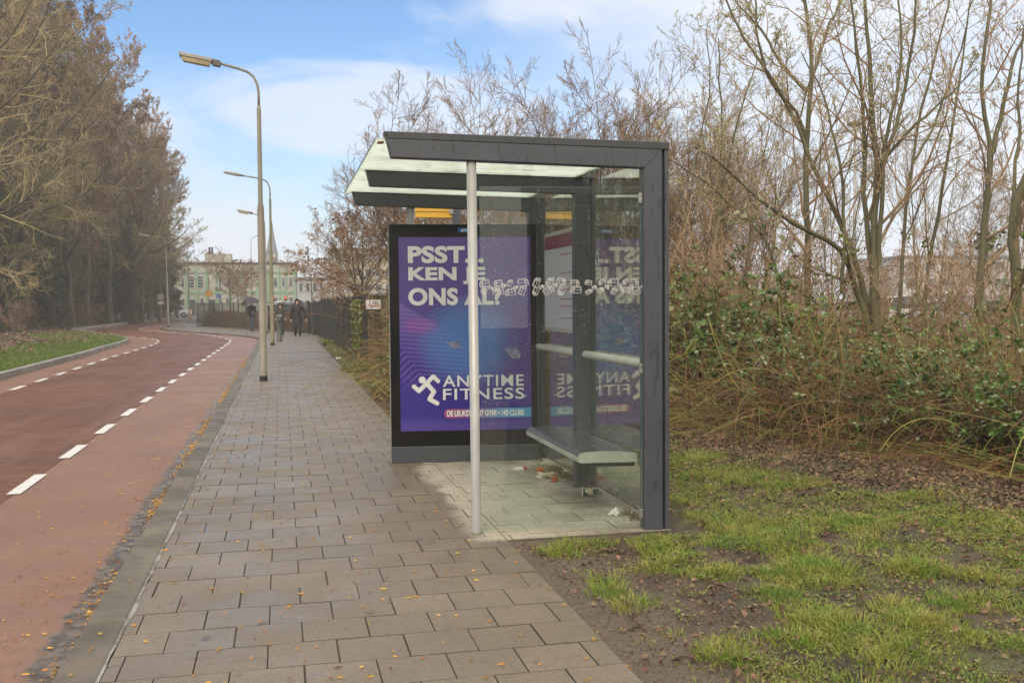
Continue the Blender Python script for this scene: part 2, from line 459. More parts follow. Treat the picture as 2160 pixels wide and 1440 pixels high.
TMI = np.tile(np.array([0]+[1]*8), n)
F = (np.array(fs)[None]+12*np.arange(n)[:, None, None]).reshape(-1, 4)
m_tile, t, bs, o = newmat('paving_tile')
v = coords(t); s = t.nodes.new('ShaderNodeSeparateXYZ'); t.links.new(v, s.inputs[0])
geo = t.nodes.new('ShaderNodeNewGeometry')
wet = mixcol(t, maprange(t, noise(t, v, 1.1, 5), .32, .68), (.160, .122, .082), (.215, .170, .120))
wet = mixcol(t, maprange(t, geo.outputs['Random Per Island'], 0, 1, 0, .6, False), wet, (.135, .107, .077))
dry = mixcol(t, maprange(t, noise(t, v, 2.5, 5), .35, .7), (.47, .42, .33), (.37, .33, .25))
dry = mixcol(t, maprange(t, geo.outputs['Random Per Island'], 0, 1, 0, .4, False), dry, (.36, .335, .275))
# the shelter keeps a patch of paving dry
nn = math_node(t, 'MULTIPLY', math_node(t, 'SUBTRACT', noise(t, v, 2.3, 4), .5), .30)
nn2 = math_node(t, 'MULTIPLY', math_node(t, 'SUBTRACT', noise(t, v, 9, 4), .5), .12)
ex = math_node(t, 'ADD', math_node(t, 'ADD', s.outputs[0], nn), nn2)
dm = maprange(t, ex, 1.13, 1.27)
dm = math_node(t, 'MULTIPLY', dm, maprange(t, math_node(t, 'ADD', s.outputs[1], math_node(t, 'MULTIPLY', nn2, 1.0)), 6.12, 6.24))
dm = math_node(t, 'MULTIPLY', dm, maprange(t, s.outputs[1], 9.8, 9.4))
# grime trodden into the paving by the bench
grime = math_node(t, 'MULTIPLY', maprange(t, ex, 1.55, 2.25), maprange(t, noise(t, v, 1.5, 4), .40, .58))
dry = mixcol(t, math_node(t, 'MULTIPLY', grime, .78), dry, (.125, .115, .075))
cc = mixcol(t, dm, wet, dry)
moss = math_node(t, 'MULTIPLY', maprange(t, s.outputs[0], .95, 1.4), maprange(t, noise(t, v, 3.4, 5), .45, .65))
moss = math_node(t, 'MULTIPLY', moss, math_node(t, 'SUBTRACT', 1.0, dm))
cc = mixcol(t, math_node(t, 'MULTIPLY', moss, .75), cc, (.105, .10, .05))
cc = mixcol(t, maprange(t, noise(t, v, 42, 5, .7), .50, .64, 0, .55), cc, (.095, .078, .056))
cc = mixcol(t, maprange(t, noise(t, v, 110, 3, .6), .53, .63, 0, .5), cc, (.30, .26, .20))
cc = mixcol(t, maprange(t, noise(t, v, 16, 6, .75), .52, .66, 0, .4), cc, (.11, .085, .058))
cc = mixcol(t, maprange(t, noise(t, v, 330, 2), .55, .75, 0, .45), cc, (.40, .37, .32))
cc = mixcol(t, maprange(t, noise(t, v, 6.5, 6, .7), .60, .68, 0, .75), cc, (.055, .046, .036))
t.links.new(cc, bs.inputs['Base Color'])
rw = maprange(t, noise(t, v, 1.7, 6, .6), .32, .68, .33, .60)
pud = math_node(t, 'MULTIPLY', maprange(t, noise(t, v, 1.9, 4, .5), .66, .72), math_node(t, 'SUBTRACT', 1.0, dm))
t.links.new(mixcol(t, dm, mixcol(t, pud, rw, .22), .8), bs.inputs['Roughness'])
p = bump(t, noise(t, v, 260, 3), None, .35, .002); bump(t, noise(t, v, 30, 5), bs, .25, .002, p)
npmesh('pavement', V, F, [m_tile, m_joint], kind='structure', mi=TMI)
# jointing strip between kerb and tiles
b = MB(); m_mortar = pmat('mortar_strip', (.33, .32, .30), (.14, .125, .10), .6, .15, 9, .8, 70, .006)
for i in range(260):
    y = -1+i*.15; w1, w2 = random.uniform(.006, .024), random.uniform(.006, .024)
    if i: w1 = pw
    pw = w2
    b.add([(-.752-w1*.3, y, .004), (-.745+w1, y, .003), (-.745+w2, y+.15, .003), (-.752-w2*.3, y+.15, .004)], [(0, 1, 2, 3)])
b.build('mortar_strip', m_mortar, kind='structure')

# --- left verge: leafy woodland floor with a strip of grass along the kerb
m_wood = pmat('woodland_floor', (.060, .042, .028), (.095, .070, .042), .9, .05, .9, .8, 9, .06)
LK2 = offset(LKERB, -.155)
sheet('woodland_floor', [tuple(p) for p in LK2] + gp((345, 664)) + [(-60, 160), (-140, 160), (-140, -4)], .045, m_wood)
m_turf = pmat('turf', (.065, .10, .018), (.085, .085, .03), .9, .05, 1.4, .9, 30, .05)
LK3 = resample(LK2, 1.0)
wd = 2.4+1.6*vnoise(LK3[:, 0], LK3[:, 1], 6)
LK4 = np.array([o_ for o_ in LK3]); T_ = np.gradient(LK3, axis=0); T_ /= np.linalg.norm(T_, axis=1, keepdims=True)
LK4 = LK3-np.c_[T_[:, 1], -T_[:, 0]]*wd[:, None]
msk = [i for i in range(len(LK3)) if LK3[i, 1] < 43]
for i0, i1 in ((0, len(msk)-1),):
    sheet('grass_verge', [tuple(p) for p in LK3[i0:i1]]+[tuple(p) for p in LK4[i0:i1][::-1]], .052, m_turf)
tip = gp((262, 716.5), (200, 709), (163, 700), (155, 697), (165, 696), (60, 699), (20, 712), (0, 722), (120, 735), (215, 731), (258, 722))
tipG = gp((272, 717.8), (258, 712), (212, 706), (166, 700), (140, 702), (60, 710), (95, 722), (150, 728), (222, 732), (258, 724))
sheet('grass_verge', tipG, .056, m_turf)
farG = gp((152, 693.5), (223, 685.5), (282, 677), (350, 670.5), (343, 664), (320, 667), (270, 675), (215, 681), (155, 688))
sheet('grass_verge', farG, .053, m_turf)

# --- right verge: bare earth, patchy grass, leaf litter
def XE(y): return 4.45+(11.1-y)*.31          # front edge of the bramble thicket
def hR(x, y):
    x = np.asarray(x, float); y = np.asarray(y, float)
    h = -.022+.05*(vnoise(x, y, 1.3)-.5)+.04*(vnoise(x, y, .35)-.5)+.022*(vnoise(x, y, .13)-.5)+.012*(vnoise(x, y, .055)-.5)+.06*np.clip((x-2.2)/3, 0, 1)
    edge = np.clip((x-1.36)/.35, 0, 1); h = h*edge-.026*(1-edge)
    slab = (x < 2.46) & (y > 6.20) & (y < 9.52)
    near = np.clip(1-np.hypot(np.maximum(0, x-2.5), np.maximum(0, np.maximum(6.13-y, y-9.6)))/.3, 0, 1)
    h = h*(1-near)-.007*near
    return np.where(slab, -.035, h)
gx = np.r_[1.36:8:.035, 8:26:.5]; gy = np.r_[-1:2:.2, 2:12:.035, 12:46:.5]
XX, YY = np.meshgrid(gx, gy); ZZ = hR(XX, YY)
V = np.stack([XX, YY, ZZ], 2).reshape(-1, 3); nx, ny = len(gx), len(gy)
ii = (np.arange(ny-1)[:, None]*nx+np.arange(nx-1)[None]).ravel()
F = np.stack([ii, ii+1, ii+nx+1, ii+nx], 1)
m_soil, t, bs, o = newmat('verge_soil')
v = coords(t); s = t.nodes.new('ShaderNodeSeparateXYZ'); t.links.new(v, s.inputs[0])
cc = mixcol(t, maprange(t, noise(t, v, 3, 6, .65), .35, .65), (.030, .020, .013), (.095, .064, .040))
cc = mixcol(t, math_node(t, 'MULTIPLY', maprange(t, noise(t, v, 1.6, 5), .45, .62), maprange(t, s.outputs[0], 1.9, 2.8)), cc, (.075, .085, .028))
e = maprange(t, s.outputs[1], 12, 8.5)
e = math_node(t, 'MULTIPLY', e, maprange(t, math_node(t, 'ADD', s.outputs[0], math_node(t, 'MULTIPLY', math_node(t, 'SUBTRACT', noise(t, v, 2.1, 5), .5), 1.4)), 2.1, 1.6))
cc = mixcol(t, math_node(t, 'MULTIPLY', e, .8), cc, (.135, .105, .078))
cc = mixcol(t, maprange(t, noise(t, v, 60, 4, .65), .50, .62, 0, .65), cc, (.028, .019, .012))
cc = mixcol(t, maprange(t, noise(t, v, 85, 3), .54, .64, 0, .6), cc, (.20, .155, .11))
lawn = maprange(t, s.outputs[1], 17, 20); cc = mixcol(t, lawn, cc, (.10, .15, .03))
t.links.new(cc, bs.inputs['Base Color']); bs.inputs['Roughness'].default_value = .85
p = bump(t, noise(t, v, 14, 6), None, .8, .04); bump(t, noise(t, v, 110, 4), bs, .6, .006, p)
npmesh('verge_soil', V, F, m_soil, smooth=True, kind='structure')

# ------------------------------------------------------------------ grass, weeds, litter
def blades(P, Z, h, w, lean, rng, out=None):
    n = len(P); az = rng.uniform(0, 2*np.pi, n); la = rng.uniform(0, 2*np.pi, n) if out is None else out+rng.normal(0, .7, n); ln = rng.uniform(.15, 1, n)*lean
    dx, dy = np.cos(az)*w/2, np.sin(az)*w/2
    lx, ly = np.cos(la)*ln*h, np.sin(la)*ln*h
    B = np.c_[P, Z]
    def pt(k, hh, s): return np.c_[B[:, 0]+lx*k+dx*s, B[:, 1]+ly*k+dy*s, B[:, 2]+h*hh]
    V = np.stack([pt(0, -.05, 1), pt(0, -.05, -1), pt(.3, .55, .8), pt(.3, .55, -.8), pt(1, .95-.25*np.random.default_rng(1).random(n)*(ln > .5), 0)], 1)
    F = np.array([(0, 1, 3), (0, 3, 2), (2, 3, 4)])
    return V.reshape(-1, 3), (F[None]+5*np.arange(n)[:, None, None]).reshape(-1, 3)
def leafquads(P, size, rng, up=None, fold=.25, aspect=.55):
    """kite-shaped folded leaves; up in 0..1 keeps them facing the sky"""
    n = len(P); d = rng.normal(size=(n, 3))
    if up is not None: d[:, 2] *= (1-up)
    d /= np.linalg.norm(d, axis=1, keepdims=True)
    q = rng.normal(size=(n, 3))
    if up is not None: q = q*(1-up)+np.array([0, 0, 1.0])*up
    s = np.cross(d, q); s /= np.maximum(np.linalg.norm(s, axis=1, keepdims=True), 1e-6); nn = np.cross(s, d)
    L = np.asarray(size).reshape(-1, 1)*np.ones((n, 1)); W_ = L*aspect
    V = np.stack([P, P+d*L*.45+s*W_*.5+nn*L*fold*.5, P+d*L, P+d*L*.45-s*W_*.5+nn*L*fold*.5], 1)
    F = np.array([(0, 2, 1), (0, 3, 2)])
    return V.reshape(-1, 3), (F[None]+4*np.arange(n)[:, None, None]).reshape(-1, 3)
m_grass = pmat('grass_blade', (.175, .275, .034), (.37, .36, .085), .55, .1, 4.0, island=.35, transl=.35)
m_weed = pmat('weed_leaf', (.14, .20, .036), (.25, .26, .06), .55, .1, 2, island=.3, transl=.25)
m_litter = pmat('dead_leaf', (.105, .064, .036), (.22, .145, .085), .75, .1, 3, island=.5)
m_straw = pmat('dead_stem', (.15, .085, .042), (.22, .145, .075), .7, .1, 3, island=.4)
g = np.random.default_rng(21)
def density(x, y):
    d = np.clip((vnoise(x, y, .21)-.36)*4.0, 0, 1)*np.clip((vnoise(x+9, y, 1.3)-.16)*3, .25, 1)
    d *= np.clip((x-1.50-.55*(vnoise(x, y, .5)-.4))/.40, 0, 1)
    d *= np.clip((XE(y)-1.15-x+.9*(vnoise(x, y+20, .8)-.5))/.7, 0, 1)
    d += .8*((x > 1.5) & (y > 5.75) & (y < 6.02))*(vnoise(x, y, .22) > .5)
    return np.where((x < 2.68) & (y > 6.0) & (y < 9.8), 0, d)
# tufts
nT = 50000; tx_, ty_ = g.uniform(1.4, 7.2, nT), g.uniform(2.2, 10.6, nT)
k = g.random(nT) < density(tx_, ty_)*.62; tx_, ty_ = tx_[k], ty_[k]
big = g.random(len(tx_)) < .07*(1+2*(vnoise(tx_, ty_, .8) > .55))
cnt = np.where(big, 70, 16); idx = np.repeat(np.arange(len(tx_)), cnt)
r = np.sqrt(g.random(len(idx)))*np.where(big, .105, .06)[idx]; a = g.uniform(0, 2*np.pi, len(idx))
P = np.c_[tx_[idx]+r*np.cos(a), ty_[idx]+r*np.sin(a)]
h = g.uniform(.010, .030, len(idx))*np.where(big, 2.2, 1.0)[idx]*(.75+.6*vnoise(P[:, 0], P[:, 1], .9))
ok = ~((P[:, 0] < 2.58) & (P[:, 1] > 6.08) & (P[:, 1] < 9.75)) & (P[:, 0] > 1.42); P, h = P[ok], h[ok]
V, F = blades(P, hR(P[:, 0], P[:, 1]), h, .0046, 1.5, g, np.arctan2(P[:, 1]-ty_[idx][ok], P[:, 0]-tx_[idx][ok]))
npmesh('grass_tufts', V, F, m_grass, kind='stuff')
# low weeds
nW = 480000; wx, wy = g.uniform(1.5, 7.2, nW), g.uniform(2.2, 11, nW)
k = g.random(nW) < (density(wx, wy)*.35+.30*(wx > 1.8)*np.clip((XE(wy)-.4-wx)/.6, 0, 1)*np.clip((vnoise(wx, wy+40, .3)-.42)*5, 0, 1)); wx, wy = wx[k], wy[k]
ok = ~((wx < 2.66) & (wy > 6.05) & (wy < 9.75)); wx, wy = wx[ok], wy[ok]
V, F = leafquads(np.c_[wx, wy, hR(wx, wy)+g.uniform(.004, .03, len(wx))], g.uniform(.008, .021, len(wx)), g, .55, .2, .7)
npmesh('low_weeds', V, F, m_weed, kind='stuff')
# leaf litter
def litter(n, x0, x1, y0, y1, dens, size, z, rng):
    x, y = rng.uniform(x0, x1, n), rng.uniform(y0, y1, n); k = rng.random(n) < dens(x, y); x, y = x[k], y[k]
    return leafquads(np.c_[x, y, z(x, y)+rng.uniform(.002, .022, len(x))], rng.uniform(*size, len(x)), rng, .62, .5, .65)
dl = lambda x, y: np.clip(1-np.abs(x-(XE(y)-.5))/1.9, 0, 1)*.95*(.4+vnoise(x, y, .7))+.17
okz = lambda x, y: dl(x, y)*~((x < 2.62) & (y > 6.0) & (y < 9.75))
V, F = cat([litter(110000, 1.45, 8.5, 2.4, 12.5, okz, (.018, .05), hR, g),
            litter(5000, 1.42, 2.1, 9.9, 40, lambda x, y: .55+0*x, (.03, .075), hR, g)])
npmesh('leaf_litter', V, F, m_litter, kind='stuff')
# crumbs of earth and grit
n = 60000; x, y = g.uniform(1.4, 8, n), g.uniform(2.2, 12, n); k = ~((x < 2.5) & (y > 6.12) & (y < 9.6)) & (g.random(n) < .25+.75*vnoise(x, y, .3)); x, y = x[k], y[k]; n = len(x)
sz = g.uniform(.003, .010, n)*np.where(g.random(n) < .06, 1.8, 1); dirs = np.array([(1, 0, -.3), (-.5, .87, -.3), (-.5, -.87, -.3), (0, 0, .9)]); a = g.uniform(0, 6.28, n)
V = dirs[None]*sz[:, None, None]*g.uniform(.6, 1.3, (n, 4, 1)); ca, sa = np.cos(a)[:, None], np.sin(a)[:, None]
V = np.stack([V[..., 0]*ca-V[..., 1]*sa, V[..., 0]*sa+V[..., 1]*ca, V[..., 2]], 2)+np.stack([x, y, hR(x, y)], 1)[:, None]
npmesh('earth_crumbs', V.reshape(-1, 3), (np.array([(0, 1, 3), (1, 2, 3), (2, 0, 3)])[None]+4*np.arange(n)[:, None, None]).reshape(-1, 3), pmat('earth_crumb', (.060, .040, .026), (.13, .095, .065), .9, island=.5), kind='stuff')
# dead stems and roots on the soil
b = MB()
for i in range(420):
    y = g.uniform(2.6, 10.8); x = g.uniform(1.9, XE(y)+.4)
    if x < 2.75 and y > 5.9: continue
    if g.random() > .25+.75*np.clip(1-abs(x-XE(y)+.2)/1.6, 0, 1): continue
    a = g.uniform(0, 6.28); L = g.uniform(.1, .55); pts = []
    px_, py_ = x, y
    for q in range(6):
        pts.append((px_, py_, float(hR(px_, py_))+.008+.012*math.sin(q*1.3)**2)); a += g.normal(0, .28); px_ += math.cos(a)*L/5; py_ += math.sin(a)*L/5
    b.tube(pts, [g.uniform(.0018, .0045)]*6, 5)
b.build('dead_stems', m_straw, kind='stuff')
# grass on the far verge
def scatter_poly(poly, n, rng):
    poly = np.asarray(poly); x = rng.uniform(poly[:, 0].min(), poly[:, 0].max(), n); y = rng.uniform(poly[:, 1].min(), poly[:, 1].max(), n)
    k = inside([tuple(p) for p in poly], x, y); return np.c_[x, y][k]
strip = [tuple(p) for p in LK3[:len(msk)]]+[tuple(p) for p in LK4[:len(msk)][::-1]]
P = np.concatenate([scatter_poly(strip, 90000, g), scatter_poly(tipG, 22000, g)]); P = P[(P[:, 1] > 16)]
P = P[g.random(len(P)) < .25+.75*(vnoise(P[:, 0], P[:, 1], 1.1) > .36)]
P2 = scatter_poly(farG, 9000, g)
Pa = np.concatenate([P, P2])
V, F = blades(Pa, np.full(len(Pa), .05), g.uniform(.05, .11, len(Pa)), .014, .8, g)
m_grass_l = pmat('verge_blade', (.115, .185, .025), (.15, .20, .04), .6, .1, .5, island=.3, transl=.3)
npmesh('verge_grass', V, F, m_grass_l, kind='stuff')
wx, wy = g.uniform(-40, -7, 30000), g.uniform(26, 110, 30000)
k = inside([tuple(p) for p in LK2]+[(-60, 160), (-140, 160), (-140, -4)], wx, wy); wx, wy = wx[k], wy[k]
V, F = leafquads(np.c_[wx, wy, np.full(len(wx), .06)], g.uniform(.1, .22, len(wx)), g, .5, .4, .6)
npmesh('woodland_litter', V, F, m_litter, kind='stuff')

# fallen yellow catkins on the paving and in the gutter
n1, n2, n3 = 2900, 900, 1000
gx_ = np.r_[-.93-np.abs(g.normal(0, .055, n1)), g.uniform(-.9, 1.4, n2), -.95-np.abs(g.exponential(.28, n3))]
gy_ = np.r_[g.uniform(3.2, 30, n1), 3.4+30*g.random(n2)**1.3, g.uniform(4, 32, n3)]
keepc = np.r_[g.random(n1) < np.clip((vnoise(gx_[:n1]*0, gy_[:n1], .8)-.3)*3, .04, 1), np.ones(n2, bool), gx_[n1+n2:] > -2.1]
gx_, gy_ = gx_[keepc], gy_[keepc]
zc = np.where(gx_ > -.75, .004, np.where(gx_ > -.925, .016, ZR+.006))
n = len(gx_); a = g.uniform(0, 6.28, n); L = g.uniform(.008, .018, n)*np.where(g.random(n) < .2, 1.4, 1); w = g.uniform(.0022, .0042, n)
ux, uy = np.cos(a), np.sin(a)
def pc(k, s, dz_): return np.c_[gx_+ux*L*k-uy*w*s, gy_+uy*L*k+ux*w*s, zc+dz_]
V = np.stack([pc(-.9, 0, .002), pc(-.3, 1, .001), pc(-.3, -1, .001), pc(-.3, 0, .0075), pc(.5, 1, .001), pc(.5, -1, .001), pc(.5, 0, .0075), pc(1.1, .3, .003)], 1).reshape(-1, 3)
F = np.array([(0, 1, 3), (0, 3, 2), (1, 4, 6), (1, 6, 3), (3, 6, 5), (3, 5, 2), (4, 7, 6), (6, 7, 5)])
F = (F[None]+8*np.arange(n)[:, None, None]).reshape(-1, 3)
m_catkin = pmat('catkin', (.46, .25, .035), (.20, .095, .025), .6, .1, 8, island=.45)
npmesh('fallen_catkins', V, F, m_catkin, smooth=True, kind='stuff')
# gutter debris
n = 2600; x = -.935-np.abs(g.normal(0, .05, n)); y = g.uniform(3, 30, n); k = vnoise(x*0, y, .6) > .42
V, F = leafquads(np.c_[x, y, np.full(n, ZR+.006)][k], g.uniform(.012, .035, k.sum()), g, .8, .2, .35)
npmesh('gutter_debris', V, F, m_litter, kind='stuff')

# ================================================================== BUS SHELTER
m_anth = pmat('anthracite_paint', (.060, .066, .078), (.052, .058, .068), .42, .08, 3, .08, 400, .001)
m_anth2 = pmat('anthracite_trim', (.045, .050, .054), (.038, .042, .046), .4, .08, 3, .08, 400, .001)
# rain runs on the painted frames
for mm in (m_anth, m_anth2):
    t = mm.node_tree; bs = t.nodes['Principled BSDF']
    src = bs.inputs['Base Color'].links[0].from_socket
    v = coords(t, 'Object', (1, 1, .16))
    k = maprange(t, noise(t, v, 40, 3, .5), .61, .66)
    cc = mixcol(t, math_node(t, 'MULTIPLY', k, .5), src, (.018, .019, .022)); t.links.new(cc, bs.inputs['Base Color'])
m_alu = pmat('pale_aluminium', (.40, .405, .39), (.33, .335, .32), .5, .08, 9, .12, 120, .001, metal=.25, stretch=(1, 1, .25))
m_steel = pmat('steel_clip', (.5, .5, .47), (.35, .35, .33), .35, .1, 20, metal=.8)
m_black = pmat('black_gloss', (.006, .006, .007), (.010, .010, .011), .14, .05, 4, spec=.22)
m_dark = pmat('dark_gap', (.010, .010, .011), (.006, .006, .006), .6)

def glassmat(name, tint, dirt=.05, drops=0.0, refl=1.0, dirtcol=(.55, .56, .48), low=True):
    m, t, b, o = newmat(name); t.nodes.remove(b)
    v = coords(t)
    lw = t.nodes.new('ShaderNodeLayerWeight'); lw.inputs[0].default_value = .5
    f5 = math_node(t, 'POWER', lw.outputs['Facing'], 4.6)
    fr = math_node(t, 'MINIMUM', math_node(t, 'MULTIPLY', math_node(t, 'ADD', math_node(t, 'MULTIPLY', f5, .95), .04), refl), .95)
    tr = t.nodes.new('ShaderNodeBsdfTransparent'); tr.inputs[0].default_value = (*tint, 1)
    gl = t.nodes.new('ShaderNodeBsdfGlossy'); gl.inputs['Roughness'].default_value = .0; gl.inputs[0].default_value = (1, 1, 1, 1)
    mx = t.nodes.new('ShaderNodeMixShader'); t.links.new(fr, mx.inputs[0]); t.links.new(tr.outputs[0], mx.inputs[1]); t.links.new(gl.outputs[0], mx.inputs[2])
    df = t.nodes.new('ShaderNodeBsdfDiffuse'); df.inputs[0].default_value = (*dirtcol, 1)
    tl = t.nodes.new('ShaderNodeBsdfTranslucent'); tl.inputs[0].default_value = (*dirtcol, 1)
    ad = t.nodes.new('ShaderNodeMixShader'); ad.inputs[0].default_value = .5; t.links.new(df.outputs[0], ad.inputs[1]); t.links.new(tl.outputs[0], ad.inputs[2])
    s = t.nodes.new('ShaderNodeSeparateXYZ'); t.links.new(v, s.inputs[0])
    d = maprange(t, noise(t, coords(t, 'Object', (1, 1, .5)), 3.2, 6, .65), .3, .75, dirt*.4, dirt*1.6)
    if low: d = math_node(t, 'ADD', d, maprange(t, s.outputs[2], .75, .1, 0, dirt*2.6))
    if drops:
        k = maprange(t, noise(t, v, 88, 1, .4), .70, .745); k2 = maprange(t, noise(t, v, 2.4, 3), .42, .62)
        d = math_node(t, 'ADD', d, math_node(t, 'MULTIPLY', math_node(t, 'MULTIPLY', k, k2), drops))
    m2 = t.nodes.new('ShaderNodeMixShader'); t.links.new(math_node(t, 'MINIMUM', d, .9), m2.inputs[0]); t.links.new(mx.outputs[0], m2.inputs[1]); t.links.new(ad.outputs[0], m2.inputs[2])
    t.links.new(m2.outputs[0], o.inputs[0])
    return m
m_glass = glassmat('rear_glass', (.92, .965, .94), .012, .10, 1.65)
m_glass2 = glassmat('side_glass', (.93, .965, .945), .010, .5, .85)
m_edge = pmat('glass_edge', (.10, .19, .16), (.14, .24, .20), .2)

SK = .115                                        # the frames stand a little skew to the pavement
def SH(x, y, z): return (x, y-(x-2.3)*SK, z)
YN, YM, YF = 6.21, 7.79, 9.36
shelter = thing('bus_shelter', 'dark grey steel bus shelter with pale glass roof, bench and glazed sides', 'bus shelter', (2.3, YM, 0))

def frame(Y, dep):
    b = MB()
    A = [(2.30, 0), (2.417, 0), (2.417, 2.479), (.662, 2.532), (.690, 2.417), (2.30, 2.362)]
    b.prism([SH(x, Y, z) for x, z in A], [SH(x, Y+dep, z) for x, z in A])
    o = b.build('frame', m_anth, shelter, bevel=.004)
    b = MB(); A = [(.645, 2.578), (.662, 2.533), (2.417, 2.480), (2.464, 2.479), (2.464, 2.525)]
    b.prism([SH(x, Y-.004, z) for x, z in A], [SH(x, Y+dep+.004, z) for x, z in A]); b.build('trim', m_anth2, o, bevel=.003)
    b = MB()      # mitre seam and two cover screws on the face
    b.prism([SH(x, Y-.0012, z) for x, z in ((2.30, 2.362), (2.3025, 2.362), (2.4170, 2.479), (2.4145, 2.479))], [SH(x, Y-.0002, z) for x, z in ((2.30, 2.362), (2.3025, 2.362), (2.4170, 2.479), (2.4145, 2.479))]); b.build('mitre_seam', m_dark, o)
    for xx, zz in ((2.36, .12), (2.36, 1.18), (2.36, 2.22), (1.7, 2.44), (.95, 2.47)):
        p = SH(xx, Y, zz); b = MB(); b.tube([(p[0], p[1]-.0005, p[2]), (p[0], p[1]-.003, p[2])], .006, 10); b.build('cover_screw', m_anth2, o)
    b = MB(); b.hexa(2.436, 2.464, Y+.006, Y+dep, 0, 2.478, SH); b.build('cladding', m_anth, o, bevel=.003)
    b = MB(); b.hexa(2.4175, 2.4355, Y+.03, Y+dep-.01, 0, 2.47, SH); b.build('shadow_gap', m_dark, o)
    return o
fr_n, fr_m, fr_f = frame(YN, .10), frame(YM, .10), frame(YF, .10)

# roof sheet of milky glass with leaf rubbish on it
m_roof, t, bs, o = newmat('milky_roof_glass'); t.nodes.remove(bs)
v = coords(t)
w = t.nodes.new('ShaderNodeTexWave'); t.links.new(coords(t, 'Object', (.55, 2.6, 1)), w.inputs[0]); w.wave_type = 'BANDS'; w.bands_direction = 'Y'
for k_, x_ in (('Scale', 1.5), ('Distortion', 9), ('Detail', 3), ('Detail Scale', 1.3), ('Detail Roughness', .6)): w.inputs[k_].default_value = x_
lines = maprange(t, w.outputs['Fac'], .972, .996, 0, .75)
cc = mixcol(t, lines, mixcol(t, noise(t, v, 2.2, 5), (.80, .86, .78), (.92, .95, .88)), (.20, .22, .17))
tl = t.nodes.new('ShaderNodeBsdfTranslucent'); t.links.new(cc, tl.inputs[0])
df = t.nodes.new('ShaderNodeBsdfDiffuse'); t.links.new(cc, df.inputs[0])
mx = t.nodes.new('ShaderNodeMixShader'); mx.inputs[0].default_value = .22; t.links.new(tl.outputs[0], mx.inputs[1]); t.links.new(df.outputs[0], mx.inputs[2])
tp = t.nodes.new('ShaderNodeBsdfTransparent'); tp.inputs[0].default_value = (.93, .98, .95, 1)
mx2 = t.nodes.new('ShaderNodeMixShader'); mx2.inputs[0].default_value = .22; t.links.new(mx.outputs[0], mx2.inputs[1]); t.links.new(tp.outputs[0], mx2.inputs[2])
t.links.new(mx2.outputs[0], o.inputs[0])
def zroof(x): return 2.540-(x-.6)*.0305
b = MB(); b.prism([SH(.60, YN+.11, zroof(.6)), SH(2.36, YN+.11, zroof(2.36)), SH(2.36, YF+.15, zroof(2.36)), SH(.60, YF+.15, zroof(.6))],
                  [SH(.60, YN+.11, zroof(.6)+.012), SH(2.36, YN+.11, zroof(2.36)+.012), SH(2.36, YF+.15, zroof(2.36)+.012), SH(.60, YF+.15, zroof(.6)+.012)])
roof = b.build('roof_glass', m_roof, shelter)
b = MB(); b.hexa(.597, .6005, YN+.11, YF+.15, zroof(.6)-.001, zroof(.6)+.013, SH); b.build('roof_edge', m_edge, roof)
b = MB(); b.hexa(.62, .66, YN+.15, YN+.24, zroof(.62)-.006, zroof(.62)-.0022, SH); b.build('sticker', pmat('orange_sticker', (.55, .22, .02), (.45, .17, .02), .5), roof)
rr = np.random.default_rng(3); b = MB()
for i in range(520):
    x, y = rr.uniform(.65, 2.3), rr.uniform(YN+.15, YF+.1); a = rr.normal(0, .35)+(math.pi if rr.random() < .5 else 0); L = rr.uniform(.05, .28); pts = []
    for q in range(5): pts.append(SH(x, y, zroof(x)+.0165)); a += rr.normal(0, .45); x += math.cos(a)*L/4; y += math.sin(a)*L/4
    if max(p[0] for p in pts) > 2.33 or min(p[0] for p in pts) < .62: continue
    b.tube(pts, rr.uniform(.0018, .004), 4)
b.build('roof_twigs', pmat('roof_twig', (.035, .028, .02)), roof, kind='stuff')
n = 2600; x = 2.345-np.abs(rr.normal(0, .02, n)); y = rr.uniform(YN+.14, YF+.1, n)
P = np.c_[x, y-(x-2.3)*SK, zroof(x)+.014+rr.uniform(0, .018, n)]
V, F = leafquads(P, rr.uniform(.015, .05, n), rr, .5, .4, .6)
npmesh('roof_leaves', V, F, m_litter, roof, world=True, kind='stuff')

# round front posts
for (Y, x) in ((YN+.05, 1.208), (YF+.05, 1.208)):
    b = MB(); p0 = SH(x, Y, 0); b.lathe([(.033, 0), (.0315, .02), (.0315, 2.404)], p0, 20)
    # lean of the real post
    b.v = [(vx-.012*vz/2.4, vy, vz) for vx, vy, vz in b.v]
    b.build('front_post', m_alu, shelter, smooth=False).data.polygons.foreach_set('use_smooth', [True]*20*2+[False]*2)

# rear glass, side glass, rails, clips
for y0, y1 in ((YN+.11, YM-.01), (YM+.11, YF-.01)):
    b = MB(); b.hexa(2.385, 2.395, y0, y1, .07, 2.44, SH); g_ = b.build('rear_glass', m_glass, shelter)
side = MB().hexa(1.246, 2.292, YN+.045, YN+.055, .028, 2.238, SH).build('side_glass', m_glass2, shelter)
b = MB(); b.hexa(1.246, 2.292, YN+.0455, YN+.0545, 2.2385, 2.2405, SH); b.hexa(2.2925, 2.2945, YN+.0455, YN+.0545, .028, 2.238, SH); b.build('glass_rim', m_edge, side)
for z in (2.17, 1.06, .10):
    b = MB(); b.hexa(2.279, 2.299, YN+.036, YN+.064, z-.032, z+.032, SH)
    for zz in (z-.016, z+.016):
        p = SH(2.288, YN+.036, zz); b.tube([p, (p[0], p[1]-.004, p[2])], .004, 8)
    b.build('glass_clip', m_steel, shelter, bevel=.002)
